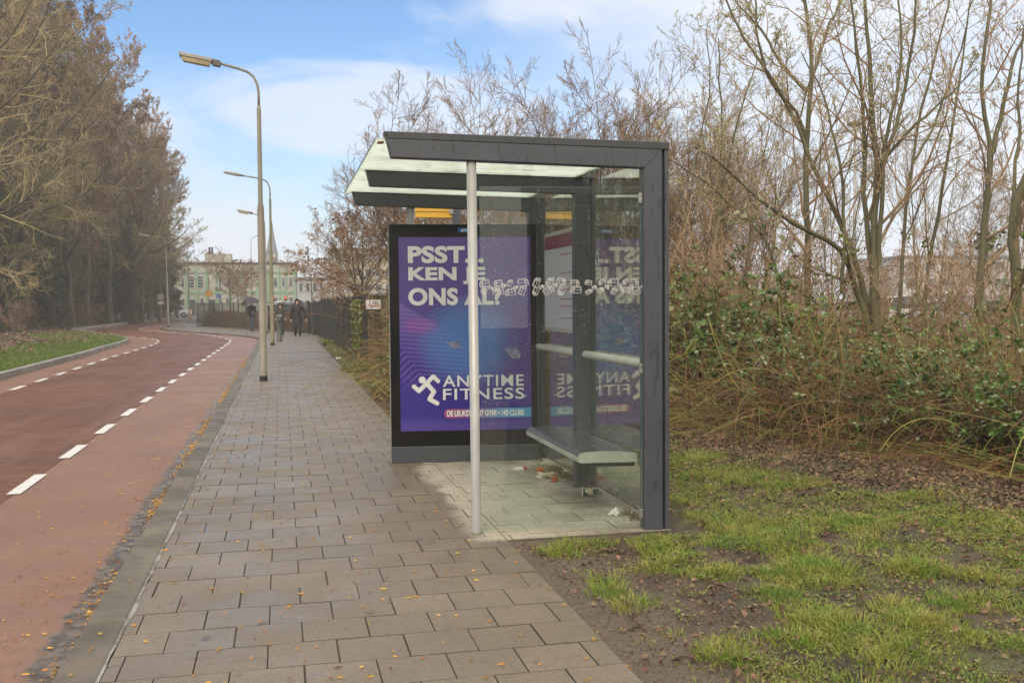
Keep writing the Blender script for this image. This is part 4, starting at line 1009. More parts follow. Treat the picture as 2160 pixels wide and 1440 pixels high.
# ------------------------------------------------------------------ people
m_skin = pmat('skin', (.42, .25, .18), (.36, .20, .14), .5)
def body_mesh(name, J, E_, mat, parent):
    me = bpy.data.meshes.new(name); ks = list(J); ix = {k: i for i, k in enumerate(ks)}
    me.from_pydata([J[k][0] for k in ks], [(ix[a], ix[b_]) for a, b_ in E_], [])
    o = link(name, me, mat, parent)
    o.modifiers.new('skin', 'SKIN'); sv = me.skin_vertices[0].data
    for k in ks:
        r = J[k][1]; sv[ix[k]].radius = r if isinstance(r, tuple) else (r, r); sv[ix[k]].use_root = (k == 'pelvis')
    o.modifiers[0].use_smooth_shade = True
    sb = o.modifiers.new('sub', 'SUBSURF'); sb.levels = sb.render_levels = 2
    return o
def person(loc, rz, label, h=1.68, coat=(.02, .022, .026), coatlen=.35, legs=(.02, .02, .024), arms=((.30, 1.05, -.02), (-.36, .92, -.06)), step=.16, hood=(.015, .015, .018), scarf=None, extra=None):
    """local frame: faces -y, x is the figure's left"""
    k = h/1.68; t = thing('person', label, 'person', loc, rz)
    J = {'pelvis': ((0, 0, .90), (.15, .11)), 'waist': ((0, 0, 1.05), (.13, .10)), 'chest': ((0, 0, 1.25), (.16, .11)), 'neck': ((0, -.005, 1.41), .055),
         'head': ((0, -.02, 1.52), (.072, .085)), 'crown': ((0, -.015, 1.61), (.07, .08))}
    E_ = [('pelvis', 'waist'), ('waist', 'chest'), ('chest', 'neck'), ('neck', 'head'), ('head', 'crown')]
    for s, n_, (ex, ez, ey) in ((1, 'l', arms[0]), (-1, 'r', arms[1])):
        fy = -s*step
        J['hip'+n_] = ((s*.09, 0, .86), .085); J['knee'+n_] = ((s*.095, fy*.5-.03, .48), .058); J['ank'+n_] = ((s*.10, fy, .09), .040); J['toe'+n_] = ((s*.11, fy-.17, .035), (.035, .03))
        E_ += [('pelvis', 'hip'+n_), ('hip'+n_, 'knee'+n_), ('knee'+n_, 'ank'+n_), ('ank'+n_, 'toe'+n_)]
        J['sho'+n_] = ((s*.17, 0, 1.36), .062); J['elb'+n_] = ((ex*.85 if s > 0 else ex*.85, .03, 1.10), .045); J['wri'+n_] = ((ex, ey, ez-.18), .030); J['hand'+n_] = ((ex, ey-.02, ez-.27), (.038, .018))
        E_ += [('chest', 'sho'+n_), ('sho'+n_, 'elb'+n_), ('elb'+n_, 'wri'+n_), ('wri'+n_, 'hand'+n_)]
        for fi in range(4):
            f_ = 'f%s%d' % (n_, fi); g_ = 'g%s%d' % (n_, fi); o_ = (fi-1.5)*.018
            J[f_] = ((ex+o_, ey-.03, ez-.31), .009); J[g_] = ((ex+o_, ey-.045, ez-.345+abs(fi-1.2)*.008), .008); E_ += [('hand'+n_, f_), (f_, g_)]
        J['t'+n_] = ((ex-s*.04, ey-.04, ez-.26), .010); E_.append(('wri'+n_, 't'+n_))
    J = {a: (tuple(c_*k for c_ in p), tuple(r_*k for r_ in r) if isinstance(r, tuple) else r*k) for a, (p, r) in J.items()}
    body_mesh('body', J, E_, m_skin, t)
    mc = pmat('coat_%d' % int(sum(coat)*10000), coat, tuple(x*.7 for x in coat), .8, .1, 12, .4, 40, .01)
    ml = pmat('legs_%d' % int(sum(legs)*10000), legs, tuple(x*.7 for x in legs), .8, .1, 12)
    b = MB()     # coat: elliptical rings from hem to collar
    rg = [(coatlen, .205, .165), (coatlen+.02, .21, .17), (.72, .205, .16), (.95, .185, .145), (1.12, .18, .14), (1.30, .195, .145), (1.385, .165, .12), (1.43, .085, .08)]
    rg = [r for r in rg if r[0] >= coatlen]
    b.loft([[(k*a*math.cos(q_)*(1+.03*math.sin(5*q_+z*9)), k*c_*math.sin(q_)*(1+.03*math.cos(6*q_)), k*z) for q_ in (2*math.pi*i/20 for i in range(20))] for z, a, c_ in rg]); b.build('coat', mc, t, True, local=True)
    for s, n_, (ex, ez, ey) in ((1, 'l', arms[0]), (-1, 'r', arms[1])):
        b = MB(); b.tube([tuple(c_*k for c_ in p) for p in ((s*.13, 0, 1.375), (s*.185, .0, 1.345), (ex*.85, .03, 1.10), ((ex*.85+ex)/2, ey/2, (1.10+ez-.18)/2), (ex, ey, ez-.19))], [.075*k, .085*k, .07*k, .062*k, .055*k], 12); b.build('sleeve', mc, t, True, local=True)
        fy = -s*step
        b = MB(); b.tube([tuple(c_*k for c_ in p) for p in ((s*.085, 0, .90), (s*.092, fy*.2, .72), (s*.096, fy*.5-.03, .48), (s*.10, fy*.85, .26), (s*.10, fy, .07))], [.105*k, .10*k, .078*k, .068*k, .062*k], 12); b.build('trouser_leg', ml, t, True, local=True)
        b = MB(); b.loft([[(k*(s*.105+w*math.cos(q_)), k*(fy+yy_), k*(.05+hh*math.sin(q_))) for q_ in (2*math.pi*i/10 for i in range(10))] for yy_, w, hh in ((.07, .03, .035), (.05, .05, .055), (-.05, .052, .06), (-.14, .05, .045), (-.20, .03, .025))]); b.build('boot', pmat('boot', (.012, .012, .013), None, .5), t, True, local=True)
    if hood:
        mh = pmat('hood_%d' % int(sum(hood)*10000), hood, None, .85)
        b = MB(); rings = []
        for z, a, c_, yo in ((1.38, .11, .10, .01), (1.45, .115, .11, .02), (1.54, .112, .12, .025), (1.62, .10, .115, .025), (1.68, .06, .08, .02), (1.70, .01, .02, .02)):
            rings.append([(k*a*math.sin(q_), k*(yo+c_*math.cos(q_)), k*z) for q_ in ((-2.15+4.3*i/16) for i in range(17))])
        b.loft(rings, caps=False, close=False); ho = b.build('hood', mh, t, True, local=True); so = ho.modifiers.new('thick', 'SOLIDIFY'); so.thickness = .015
    else:
        b = MB(); b.lathe([(.05, 1.58), (.085, 1.58), (.088, 1.63), (.07, 1.68), (.01, 1.70)], (0, .01, 0), 14); b.build('hair', pmat('hair', (.03, .022, .016)), t, True, local=True)
    b = MB()
    for ex in (-.03, .03): b.box((k*ex, -k*.098, k*1.545), (.018, .01, .009))
    b.box((0, -k*.093, k*1.475), (.04, .012, .010)); b.build('eyes_and_mouth', pmat('face_dark', (.10, .05, .045)), t, local=True)
    b = MB(); b.prism([(-.012, -k*.09, k*1.50), (.012, -k*.09, k*1.50), (0, -k*.092, k*1.545)], [(-.008, -k*.118, k*1.503), (.008, -k*.118, k*1.503), (0, -k*.10, k*1.54)]); b.build('nose', m_skin, t, local=True)
    if scarf:
        b = MB(); b.tube([(-.06*k, -.13*k, 1.38*k), (.0, -.155*k, 1.25*k), (.06*k, -.16*k, 1.12*k), (.09*k, -.165*k, 1.02*k)], [.03, .035, .03, .035], 8); b.lathe([(.09, 1.38), (.105, 1.40), (.10, 1.45), (.08, 1.47)], (0, -.01, 0), 14); b.build('scarf', pmat('scarf', scarf, None, .9), t, True, local=True)
    return t
face = 0.0
q = G(628, 708.5)
person((q[0], q[1], 0), .0, 'woman in a long dark hooded coat and brown scarf walking towards the viewer', 1.70, coat=(.013, .014, .018), coatlen=.40, arms=((.40, .98, -.08), (-.30, .98, .02)), scarf=(.055, .030, .026), step=.13)
q = G(592, 706)
person((q[0], q[1], 0), .1, 'woman in an olive green hooded jacket behind the parking post', 1.50, coat=(.036, .037, .024), coatlen=.70, arms=((.25, 1.12, -.14), (-.25, 1.12, -.14)), legs=(.015, .016, .018), hood=(.020, .020, .017))
q = G(532, 698)
pu = person((q[0], q[1], 0), -.5, 'man in a dark jacket and jeans holding an umbrella by the fence', 1.66, coat=(.022, .025, .032), coatlen=.78, legs=(.035, .06, .10), arms=((.20, 1.34, -.22), (-.24, 1.02, .02)), hood=None)
um = thing('umbrella', 'dark purple open umbrella held by the man in jeans', 'umbrella', (q[0]+.02, q[1]-.18, 1.10), 0)
um.rotation_euler = (R(6), R(-10), 0)
b = MB(); b.tube([(0, 0, -.06), (0, 0, .82)], .008, 8); b.tube([(0, 0, -.06), (.015, 0, -.09), (.035, 0, -.08), (.045, 0, -.05)], .011, 8); b.build('shaft', m_dark, um, True, local=True)
b = MB(); rings = []
for r_, z_ in ((.02, .80), (.18, .765), (.34, .68), (.46, .565), (.53, .43)):
    rings.append([(r_*math.cos(a_)*(1 if i % 2 == 0 else (1-.05*(r_ > .4))), r_*math.sin(a_)*(1 if i % 2 == 0 else (1-.05*(r_ > .4))), z_+(.035*(r_/.53)**2 if i % 2 else 0)) for i, a_ in ((i, 2*math.pi*i/16) for i in range(16))])
b.loft(rings, caps=False); cn = b.build('canopy', pmat('umbrella_cloth', (.022, .016, .026), (.030, .022, .034), .5, .1, 5), um, False, local=True); cn.modifiers.new('t', 'SOLIDIFY').thickness = .004

# --- two people on the far road: one riding a motor scooter, one walking
q = G(372.5, 670, ZR)
sc = thing('motor_scooter', 'dark motor scooter coming round the far bend with its rider', 'scooter', (q[0], q[1], ZR))
m_tyre = pmat('tyre', (.018, .018, .018), None, .8); m_sc = pmat('scooter_body', (.03, .03, .035), None, .35)
for yy_ in (-.62, .62):
    b = MB(); b.loft([[(w*.5, (yy_+rr_*math.cos(a_)), .25+rr_*math.sin(a_)) for a_ in (2*math.pi*i/16 for i in range(16))] for w, rr_ in ((-.09, .19), (-.09, .24), (.09, .24), (.09, .19))]); b.build('wheel', m_tyre, sc, local=True)
b = MB(); b.loft([[(x*w, y, z0_+z*h_) for x, z in ((-1, 0), (1, 0), (.8, 1), (-.8, 1))] for y, w, z0_, h_ in ((-.55, .10, .30, .55), (-.42, .20, .28, .72), (-.30, .14, .25, .12), (.05, .15, .25, .12), (.15, .17, .30, .42), (.75, .14, .42, .32))]); b.build('body', m_sc, sc, local=True, bevel=.02)
b = MB(); b.tube([(-.32, -.40, 1.05), (0, -.45, 1.0), (.32, -.40, 1.05)], .018, 8); b.build('handlebar', m_dark, sc, local=True)
b = MB(); b.lathe([(.005, 0), (.07, .01), (.085, .05), (.07, .09)], (0, -.50, .82), 12); b.build('headlight', pmat('lens_white', (.7, .7, .68), None, .2), sc, local=True)
rd = person((q[0], q[1]+.25, -.16), 0, 'rider in dark clothes and helmet on the motor scooter', 1.6, coat=(.018, .019, .026), coatlen=.75, arms=((.32, 1.22, -.42), (-.32, 1.22, -.42)), hood=None)
b = MB(); b.lathe([(.09, 1.40), (.125, 1.45), (.135, 1.53), (.12, 1.62), (.06, 1.68), (.01, 1.69)], (0, .0, 0), 16); b.build('helmet', pmat('helmet', (.02, .02, .022), None, .25), rd, True, local=True)
q = G(359, 669, ZR); person((q[0], q[1], ZR), .4, 'person in black walking beside the scooter near the pavement tip lamp', 1.65, coat=(.02, .02, .024), coatlen=.7, hood=(.02, .02, .022))

# ------------------------------------------------------------------ cars
def car(loc, rz, label, paint, L=4.4, Wd=1.80, H_=1.48, wagon=True, chrome=False, group=None):
    t = thing('parked_car', label, 'car', loc, rz, group)
    mp_ = pmat('car_paint_%d' % int(sum(paint)*1000), paint, tuple(x*.85 for x in paint), .22, .05, 2)
    mg = pmat('car_glass', (.025, .028, .030), (.045, .05, .055), .08, .03, 1.5)
    h = L/2; belt = .94; b = MB()
    st = [(-h, .55, .40, .86), (-h+.12, .80, .27, .93), (-h+.8, .88, .22, .96), (0, .90, .22, .95), (h-1.25, .90, .22, .93), (h-.55, .86, .24, .84), (h-.10, .74, .30, .72), (h, .50, .42, .60)]
    rings = []
    for x, w, z0_, z1_ in st:
        w *= Wd/1.8
        rings.append([(x, -w*.88, z0_), (x, w*.88, z0_), (x, w, z0_+.14), (x, w*1.0, z0_+.38 if z1_-z0_ > .5 else (z0_+z1_)/2), (x, w*.93, z1_-.04), (x, w*.82, z1_), (x, -w*.82, z1_), (x, -w*.93, z1_-.04), (x, -w*1.0, z0_+.38 if z1_-z0_ > .5 else (z0_+z1_)/2), (x, -w, z0_+.14)])
    b.loft(rings); body = b.build('body', mp_, t, True, local=True, bevel=0)
    rear = -h+.15 if wagon else -h+.75
    gx_ = [(rear, .80, belt-.02), (rear+.42, .66, H_-.09), (rear+1.1, .665, H_), (h-2.05, .655, H_-.01), (h-1.15, .80, belt-.03)]
    b = MB(); b.loft([[(x-(.0), -w*Wd/1.8, z-.001), (x, w*Wd/1.8, z-.001), (x, w*Wd/1.8*.97, z+.03), (x, -w*Wd/1.8*.97, z+.03)] for x, w, z in gx_]); b.build('roof', mp_, t, True, local=True)
    for s in (-1, 1):
        lo = [(rear+.14, belt), (h-1.25, belt-.01)]; hi = [(rear+.52, H_-.10), (rear+1.1, H_-.03), (h-2.10, H_-.035)]
        b = MB(); pts = [(lo[0][0], s*.80*Wd/1.8, lo[0][1]), (lo[1][0], s*.80*Wd/1.8, lo[1][1]), (hi[2][0], s*.665*Wd/1.8, hi[2][1]), (hi[1][0], s*.67*Wd/1.8, hi[1][1]), (hi[0][0], s*.67*Wd/1.8, hi[0][1])]
        b.prism(pts, [(p[0], p[1]-s*.05, p[2]) for p in pts]); so = b.build('side_window', mg, t, local=True)
        for xx in (rear+1.25, rear+2.25):
            b = MB(); b.box((xx, s*.742*Wd/1.8, (belt+H_)/2-.03), (.07, .04, H_-belt-.05), 0)
            b.v = [(vx, vy-s*(vz-(belt+H_)/2)*.22, vz) for vx, vy, vz in b.v]; b.build('pillar', m_dark, so, local=True)
        if chrome:
            b = MB(); pp = [(p[0], p[1]+s*.012, p[2]) for p in pts]; b.tube(pp+[pp[0]], .022, 6); b.build('window_trim', pmat('chrome', (.75, .75, .75), None, .15, metal=.6), so, True, local=True)
            b = MB(); b.tube([(rear+.6, s*.60, H_+.03), (rear+.7, s*.62, H_+.08), (h-2.3, s*.60, H_+.08), (h-2.2, s*.6, H_+.02)], .02, 6); b.build('roof_rail', pmat('chrome', (.75, .75, .75)), t, True, local=True)
        b = MB(); b.box((h-1.45, s*(.98*Wd/1.8), belt+.06), (.12, .20, .13)); b.build('wing_mirror', mp_, t, local=True, bevel=.03)
        for x in (-h+.85, h-.88):
            b = MB(); b.loft([[(x+r_*math.cos(a_), s*(.89*Wd/1.8+w_), .32+r_*math.sin(a_)) for a_ in (2*math.pi*i/20 for i in range(20))] for w_, r_ in ((-.18, .25), (-.18, .32), (.01, .32), (.015, .22))]); wh = b.build('wheel', m_tyre, t, local=True)
            b = MB(); b.lathe([(.0, 0), (.21, 0), (.20, .012), (.06, .022), (0.001, .03)], (0, 0, 0), 14); b.v = [(x+vx, s*(.89*Wd/1.8+.014+vz), .32+vy) for vx, vy, vz in b.v]; b.build('rim', m_steel, wh, local=True)
        b = MB(); b.box((h-.20, s*.60, .66), (.22, .30, .14)); b.build('headlight', pmat('lens_white', (.7, .7, .68)), t, local=True, bevel=.03)
        b = MB(); b.box((-h+.07, s*.64, .78), (.12, .20, .22)); b.build('tail_light', pmat('lens_red', (.35, .02, .02), None, .2), t, local=True, bevel=.03)
    b = MB(); pts = [(h-1.20, -.72, belt-.01), (h-1.20, .72, belt-.01), (h-2.02, .60, H_-.015), (h-2.02, -.60, H_-.015)]
    b.prism(pts, [(p[0]+.03, p[1], p[2]+.02) for p in pts]); b.build('windscreen', mg, t, local=True)
    b = MB(); pts = [(rear+.02, -.68, belt), (rear+.02, .68, belt), (rear+.40, .58, H_-.11), (rear+.40, -.58, H_-.11)]
    b.prism(pts, [(p[0]-.03, p[1], p[2]+.01) for p in pts]); b.build('rear_window', mg, t, local=True)
    b = MB(); b.box((-h-.004, 0, .62), (.02, .50, .11)); b.build('number_plate', pmat('plate_yellow', (.6, .42, .03)), t, local=True)
    return t
q = D(624, 690, 64)
car((q[0], 64, -.07), 0, 'black estate car with bright window trim parked behind the fence', (.016, .017, .020), 4.7, 1.85, 1.62, True, True)
q = D(722, 690, 68); car((q[0]+.8, 68, -.07), 1.5, 'white hatchback parked past the end of the black estate car', (.62, .62, .61), 4.0, 1.75, 1.50, True)
q = D(365, 664, 131); car((q[0], 131, -.08), 3.1, 'white saloon crossing the junction before the green house fronts', (.66, .66, .65), 4.4, 1.8, 1.45, False)
for px, Y, rz, pc_, lb in ((2005, 47, .25, (.42, .48, .50), 'pale blue estate car seen through the brambles at the right'),
                           (2150, 44, .3, (.03, .032, .04), 'dark car behind the rightmost tree trunk'),
                           (1800, 50, .2, (.62, .62, .62), 'white car seen behind the multi-stemmed tree'),
                           (1640, 54, .25, (.50, .50, .52), 'silver car glimpsed left of the slim upright trunk'),
                           (1905, 60, .25, (.66, .65, .63), 'white van-height car in the second row of the car park'),
                           (800, 52, 1.3, (.60, .60, .60), 'white car glimpsed behind the wire fence by the small sign')):
    q = D(px, 690, Y); car((q[0], Y, -.07), rz, lb, pc_, 4.4, 1.8, 1.5 if 'van' not in lb else 1.75)

# ------------------------------------------------------------------ fences
m_fence = pmat('fence_black', (.014, .017, .016), (.022, .025, .022), .5)
def tubes(P, Rd, sides=3):
    """P (N,k,3) polylines, Rd (N,k) radii -> vertex and quad arrays"""
    N_, k, _ = P.shape
    T = np.empty_like(P); T[:, 1:-1] = P[:, 2:]-P[:, :-2]; T[:, 0] = P[:, 1]-P[:, 0]; T[:, -1] = P[:, -1]-P[:, -2]
    T /= np.maximum(np.linalg.norm(T, axis=2, keepdims=True), 1e-9)
    ref = np.where((np.abs(T.mean(1)[:, 2]) < .8)[:, None], np.array([0, 0, 1.0]), np.array([1.0, 0, 0]))[:, None, :]
    A = np.cross(T, ref); A /= np.maximum(np.linalg.norm(A, axis=2, keepdims=True), 1e-9); B = np.cross(T, A)
    an = 2*np.pi*np.arange(sides)/sides
    V = P[:, :, None]+Rd[:, :, None, None]*(A[:, :, None]*np.cos(an)[None, None, :, None]+B[:, :, None]*np.sin(an)[None, None, :, None])
    base = (np.arange(N_)[:, None, None]*k+np.arange(k-1)[None, :, None])*sides; j = np.arange(sides)[None, None]; j2 = (j+1) % sides
    F = np.stack([base+j, base+j2, base+sides+j2, base+sides+j], 3).reshape(-1, 4)
    return V.reshape(-1, 3), F
def mesh_fence(line, label, Hf=1.6, posts=2.55, wire=.05):
    P = resample(line, posts); t = thing('mesh_fence', label, 'fence', (*P[0], 0))
    for i, p in enumerate(P):
        b = MB(); b.box((p[0], p[1], Hf/2+.02), (.06, .06, Hf+.08)); b.box((p[0], p[1], Hf+.075), (.075, .075, .03)); b.build('post', m_fence, t)
    for a, e in zip(P[:-1], P[1:]):
        n_ = max(2, int(np.linalg.norm(e-a)/wire)); s_ = (np.arange(n_)+.5)/n_
        B = a[None]+(e-a)[None]*s_[:, None]
        V1 = np.stack([np.c_[B, np.full(n_, .05)], np.c_[B, np.full(n_, Hf)]], 1)
        zz = np.arange(.08, Hf+.01, .19); V2 = np.stack([np.c_[np.tile(a, (len(zz), 1)), zz], np.c_[np.tile(e, (len(zz), 1)), zz]], 1)
        npmesh('wire_panel', *cat([tubes(V1, np.full((n_, 2), .0030), 4), tubes(V2, np.full((len(zz), 2), .0045), 4)]), m_fence, t, world=True)
        b = MB(); b.tube([(a[0], a[1], Hf+.01), (e[0], e[1], Hf+.01)], .02, 6); b.build('top_rail', m_fence, t)
    return t
near_leg = [(1.97, 25.06), (1.93, 33), (1.83, 40), (1.76, 46.2)]
far_leg = [(1.70, 46.4)]+gp((655, 704), (639, 701.2), (598, 698.5), (547, 696.7), (480, 692.4), (434, 688.8), (416, 687.2))
mesh_fence(near_leg, 'black wire mesh fence running along the pavement edge', 1.66)
mesh_fence(far_leg, 'black wire mesh fence curving away behind the walking people', 1.55)
mesh_fence([(2.03, 25.06), (4.6, 25.25), (7.2, 25.5)], 'black wire mesh fence turning off behind the advertising case', 1.66)
a, e = D(772, 652, 25.0), D(803, 632, 25.0)
sg = thing('fence_sign', 'small white sign with red line tied to the wire fence', 'sign', ((a[0]+e[0])/2, 25.0, (a[2]+e[2])/2))
MB().box(((a[0]+e[0])/2, 25.0, (a[2]+e[2])/2), (e[0]-a[0], .006, e[2]-a[2])).build('plate', pmat('sign_white', (.62, .60, .57), (.5, .48, .45), .5), sg)
b = MB(); wd_, ht_ = e[0]-a[0], e[2]-a[2]; fz = lambda u, w: (a[0]+u*wd_, 24.9955, a[2]+w*ht_)
text_on(b, 'ABC', .42, .93, .46, .88, fz, .015); b.build('lettering', pmat('sign_ink', (.03, .03, .06)), sg)
b = MB(); b.add([fz(.35, .30), fz(.93, .30), fz(.93, .40), fz(.35, .40)], [(0, 1, 2, 3)]); b.add([fz(.08, .52), fz(.25, .52), fz(.40, .30), fz(.32, .30)], [(0, 3, 2, 1)]); b.build('red_line', pmat('sign_red', (.45, .04, .05)), sg)
b = MB(); b.add([fz(.24, .55), fz(.30, .55), fz(.30, .95), fz(.24, .95)], [(0, 1, 2, 3)]); b.add([fz(.35, .08), fz(.42, .08), fz(.42, .27), fz(.35, .27)], [(0, 1, 2, 3)]); b.build('blue_line', pmat('sign_blue', (.05, .08, .25)), sg)
b = MB(); b.box(((a[0]+e[0])/2+.02, 24.995, a[2]-.02), (wd_*.95, .01, .025)); b.build('bottom_bar', m_dark, sg)

# --- signs and signals at the far junction
q = D(440.5, 619, 119.4); a, e = D(433, 625.5, 119.4), D(448.2, 613.2, 119.4)
ys = thing('route_sign', 'orange yellow arrow board on the distant lamp column', 'road sign', (q[0], 119.4, q[2]))
fz = lambda u, w, d=0.0: (a[0]+u*(e[0]-a[0]), 119.4-.02-d, a[2]+w*(e[2]-a[2]))
MB().box(((a[0]+e[0])/2, 119.4, (a[2]+e[2])/2), (e[0]-a[0], .03, e[2]-a[2])).build('board', pmat('sign_amber', (.78, .36, .012), (.72, .33, .01), .4), ys)
b = MB()
pl = [(.04, .05), (.66, .05), (.93, .5), (.66, .95), (.04, .95), (.04, .05)]
for i, ((x0_, z0_), (x1_, z1_)) in enumerate(zip(pl[:-1], pl[1:])):
    w = .10 if i in (1, 2) else .05; dx, dz_ = x1_-x0_, z1_-z0_; d = math.hypot(dx, dz_); nx_, nz_ = -dz_/d*w/2, dx/d*w/2
    b.add([fz(x0_+nx_, z0_+nz_, .001*i), fz(x0_-nx_, z0_-nz_, .001*i), fz(x1_-nx_, z1_-nz_, .001*i), fz(x1_+nx_, z1_+nz_, .001*i)], [(0, 1, 2, 3)])
b.build('arrow_outline', pmat('sign_ink', (.03, .03, .06)), ys)
b = MB(); text_on(b, 'B', .30, .47, .25, .75, lambda u, w: fz(u, w, .007), .02); b.build('lettering', pmat('sign_ink', (.03, .03, .06)), ys)
m_lampred = bpy.data.materials.new('red_signal'); m_lampred.use_nodes = True; bs = m_lampred.node_tree.nodes['Principled BSDF']
bs.inputs['Base Color'].default_value = (.5, .03, .02, 1); bs.inputs['Emission Color'].default_value = (1, .10, .05, 1); bs.inputs['Emission Strength'].default_value = 1.6
for px, py, Y, lb in ((375.6, 630.5, 128, 'traffic light showing red beside the white saloon'), (602.5, 627.5, 120, 'traffic light showing red above the black estate car'), (577, 627.5, 124, 'traffic light showing red behind the mossy street lamp')):
    q = D(px, py, Y); tl_ = thing('traffic_light', lb, 'traffic light', (q[0], Y, -.1), 0, 'traffic lights at the junction')
    MB().tube([(q[0], Y, -.1), (q[0], Y, q[2]-.7)], .06, 8).build('pole', m_pole, tl_)
    MB().box((q[0], Y, q[2]-.3), (.30, .25, .9)).build('housing', m_dark, tl_, bevel=.03)
    b = MB(); b.lathe([(.001, .0), (.10, .0), (.09, .03), (.001, .04)], (0, 0, 0), 14); b.v = [(q[0]+vx, Y-.127-vz, q[2]-.02+vy) for vx, vy, vz in b.v]; b.build('red_lens', m_lampred, tl_)
q = D(339, 637, 88); rs = thing('road_sign', 'round sign with a rectangular plate on a pole at the wood edge', 'road sign', (q[0], 88, 0))
MB().tube([(q[0], 88, 0), (q[0], 88, 2.5)], .03, 8).build('pole', m_pole, rs)
b = MB(); b.lathe([(.001, 0), (.29, 0), (.29, .012), (.001, .012)], (0, 0, 0), 20); b.v = [(q[0]+vx, 88-.04-vz, 2.15+vy) for vx, vy, vz in b.v]; b.build('round_plate', pmat('sign_grey', (.34, .33, .32)), rs)
MB().box((q[0], 88-.04, 1.66), (.44, .012, .24)).build('plate', pmat('sign_white', (.62, .60, .57)), rs)
q = D(400.8, 656, 112); yb = thing('yellow_bollard', 'bright yellow bollard on the traffic island far down the road', 'bollard', (q[0], 112, -.06))
MB().lathe([(.16, 0), (.16, .75), (.14, .95), (.05, 1.0)], (q[0], 112, -.06), 12).build('body', pmat('yellow_plastic', (.78, .42, .01), None, .4), yb, True)
MB().lathe([(.165, .5), (.165, .72)], (q[0], 112, -.06), 12).build('band', pmat('sign_white', (.62, .60, .57)), yb, True)
for px, py, Y, lb, wd_ in ((461.5, 624, 135, 'small blue street sign beside the orange arrow board', 11), (521, 628, 108, 'blue sign standing left of the umbrella', 7)):
    a, e = D(px-wd_/2, py+4, Y), D(px+wd_/2, py-3, Y); sgn = thing('blue_sign', lb, 'road sign', ((a[0]+e[0])/2, Y, 0))
    MB().box(((a[0]+e[0])/2, Y-.05, (a[2]+e[2])/2), (e[0]-a[0], .02, e[2]-a[2])).build('plate', pmat('sign_mid_blue', (.06, .14, .40)), sgn)
    MB().tube([((a[0]+e[0])/2, Y, -.1), ((a[0]+e[0])/2, Y, e[2]+.05)], .035, 8).build('pole', m_pole, sgn)

# ------------------------------------------------------------------ buildings
m_win = pmat('window_glass', (.055, .065, .07), (.10, .11, .115), .12, .05, .8)
m_wframe = pmat('window_frame', (.50, .50, .47), (.42, .42, .40), .5)
def wallwin(parent, fx, x0, x1, z0, z1, frame_t=.07, bars=0, mat=None, gl=None, name='window'):
    """window on a wall facing the viewer: fx(x,z,d) with d outwards"""
    b = MB()
    for (a0, a1, c0, c1) in ((x0, x1, z0, z0+frame_t), (x0, x1, z1-frame_t, z1), (x0, x0+frame_t, z0+frame_t, z1-frame_t), (x1-frame_t, x1, z0+frame_t, z1-frame_t)):
        b.hexa(a0, a1, .02, .10, c0, c1, lambda x, d, z: fx(x, z, d))
    for k in range(bars):
        zc = z1-(z1-z0)*(.30 if bars == 1 else (k+1)/(bars+1)); b.hexa(x0+frame_t, x1-frame_t, .02, .09, zc-.03, zc+.03, lambda x, d, z: fx(x, z, d))
    f = b.build(name, mat or m_wframe, parent)
    b = MB(); b.hexa(x0+frame_t*.5, x1-frame_t*.5, .012, .05, z0+frame_t*.5, z1-frame_t*.5, lambda x, d, z: fx(x, z, d)); b.build('pane', gl or m_win, f)
    return f
YB = 150.0
m_bw = pmat('pale_render', (.44, .43, .37), (.37, .365, .31), .85, .05, .35); m_gr = pmat('green_trim', (.22, .36, .22), (.18, .30, .19), .6)
xL, xR = D(330, 640, YB)[0], D(628, 640, YB)[0]
gb = thing('terraced_houses', 'pale two storey house row with light green trim across the junction', 'building', ((xL+xR)/2, YB+5, 0))
zt = D(420, 557, YB)[2]
fx = lambda x, z, d: (x, YB-d, z)
MB().box(((xL+xR)/2, YB+5, zt/2-.1), (xR-xL, 10, zt+.2)).build('wall', m_bw, gb)
b = MB(); b.box(((xL+xR)/2, YB+4.9, zt+.18), (xR-xL+.3, 10.4, .14)); b.build('roof', pmat('roof_edge_dark', (.07, .07, .07)), gb)
MB().box(((xL+xR)/2, YB-.06, D(420, 575, YB)[2]), (xR-xL, .1, .22)).build('cornice', m_gr, gb)
MB().box(((xL+xR)/2, YB-.06, D(420, 617, YB)[2]), (xR-xL, .1, .35)).build('storey_band', m_gr, gb)
for px in (371, 394, 415.5, 437, 457.5, 487, 510, 543, 565, 590, 604, 622):
    x = D(px, 600, YB)[0]; MB().box((x, YB-.07, zt/2-.3), (.32, .14, zt-.6)).build('pilaster', m_gr, gb)
zz = lambda py: D(420, py, YB)[2]
for px0, px1, py0, py1, br_ in ((357, 365, 586, 607, 1), (382, 389.5, 585, 607, 1), (398.5, 410.5, 582, 608, 3), (416.5, 430, 582, 608, 3), (438, 443, 586, 605, 1), (461, 468, 585, 606, 1), (476, 484, 585, 606, 1), (494, 503, 585, 606, 1), (516, 526, 585, 606, 1), (549, 558, 585, 606, 1), (576, 586, 585, 606, 1), (594, 602, 585, 606, 1), (609, 618, 585, 606, 1),
                             (358, 368, 625, 645, 0), (381, 390, 632, 645, 1), (421, 430, 628, 645, 0), (461, 468, 627, 642, 1), (475, 484, 627, 642, 1), (516, 526, 627, 642, 1), (549, 558, 627, 642, 0), (576, 586, 627, 642, 0), (609, 618, 627, 642, 0)):
    wallwin(gb, fx, D(px0, 600, YB)[0], D(px1, 600, YB)[0], zz(py1), zz(py0), .09, br_)
for px0, px1 in ((401, 406), (443, 449)):
    b = MB(); b.box(((D(px0, 600, YB)[0]+D(px1, 600, YB)[0])/2, YB-.05, 1.1), (.95, .08, 2.2)); b.build('door', pmat('door_dark', (.05, .055, .06)), gb)
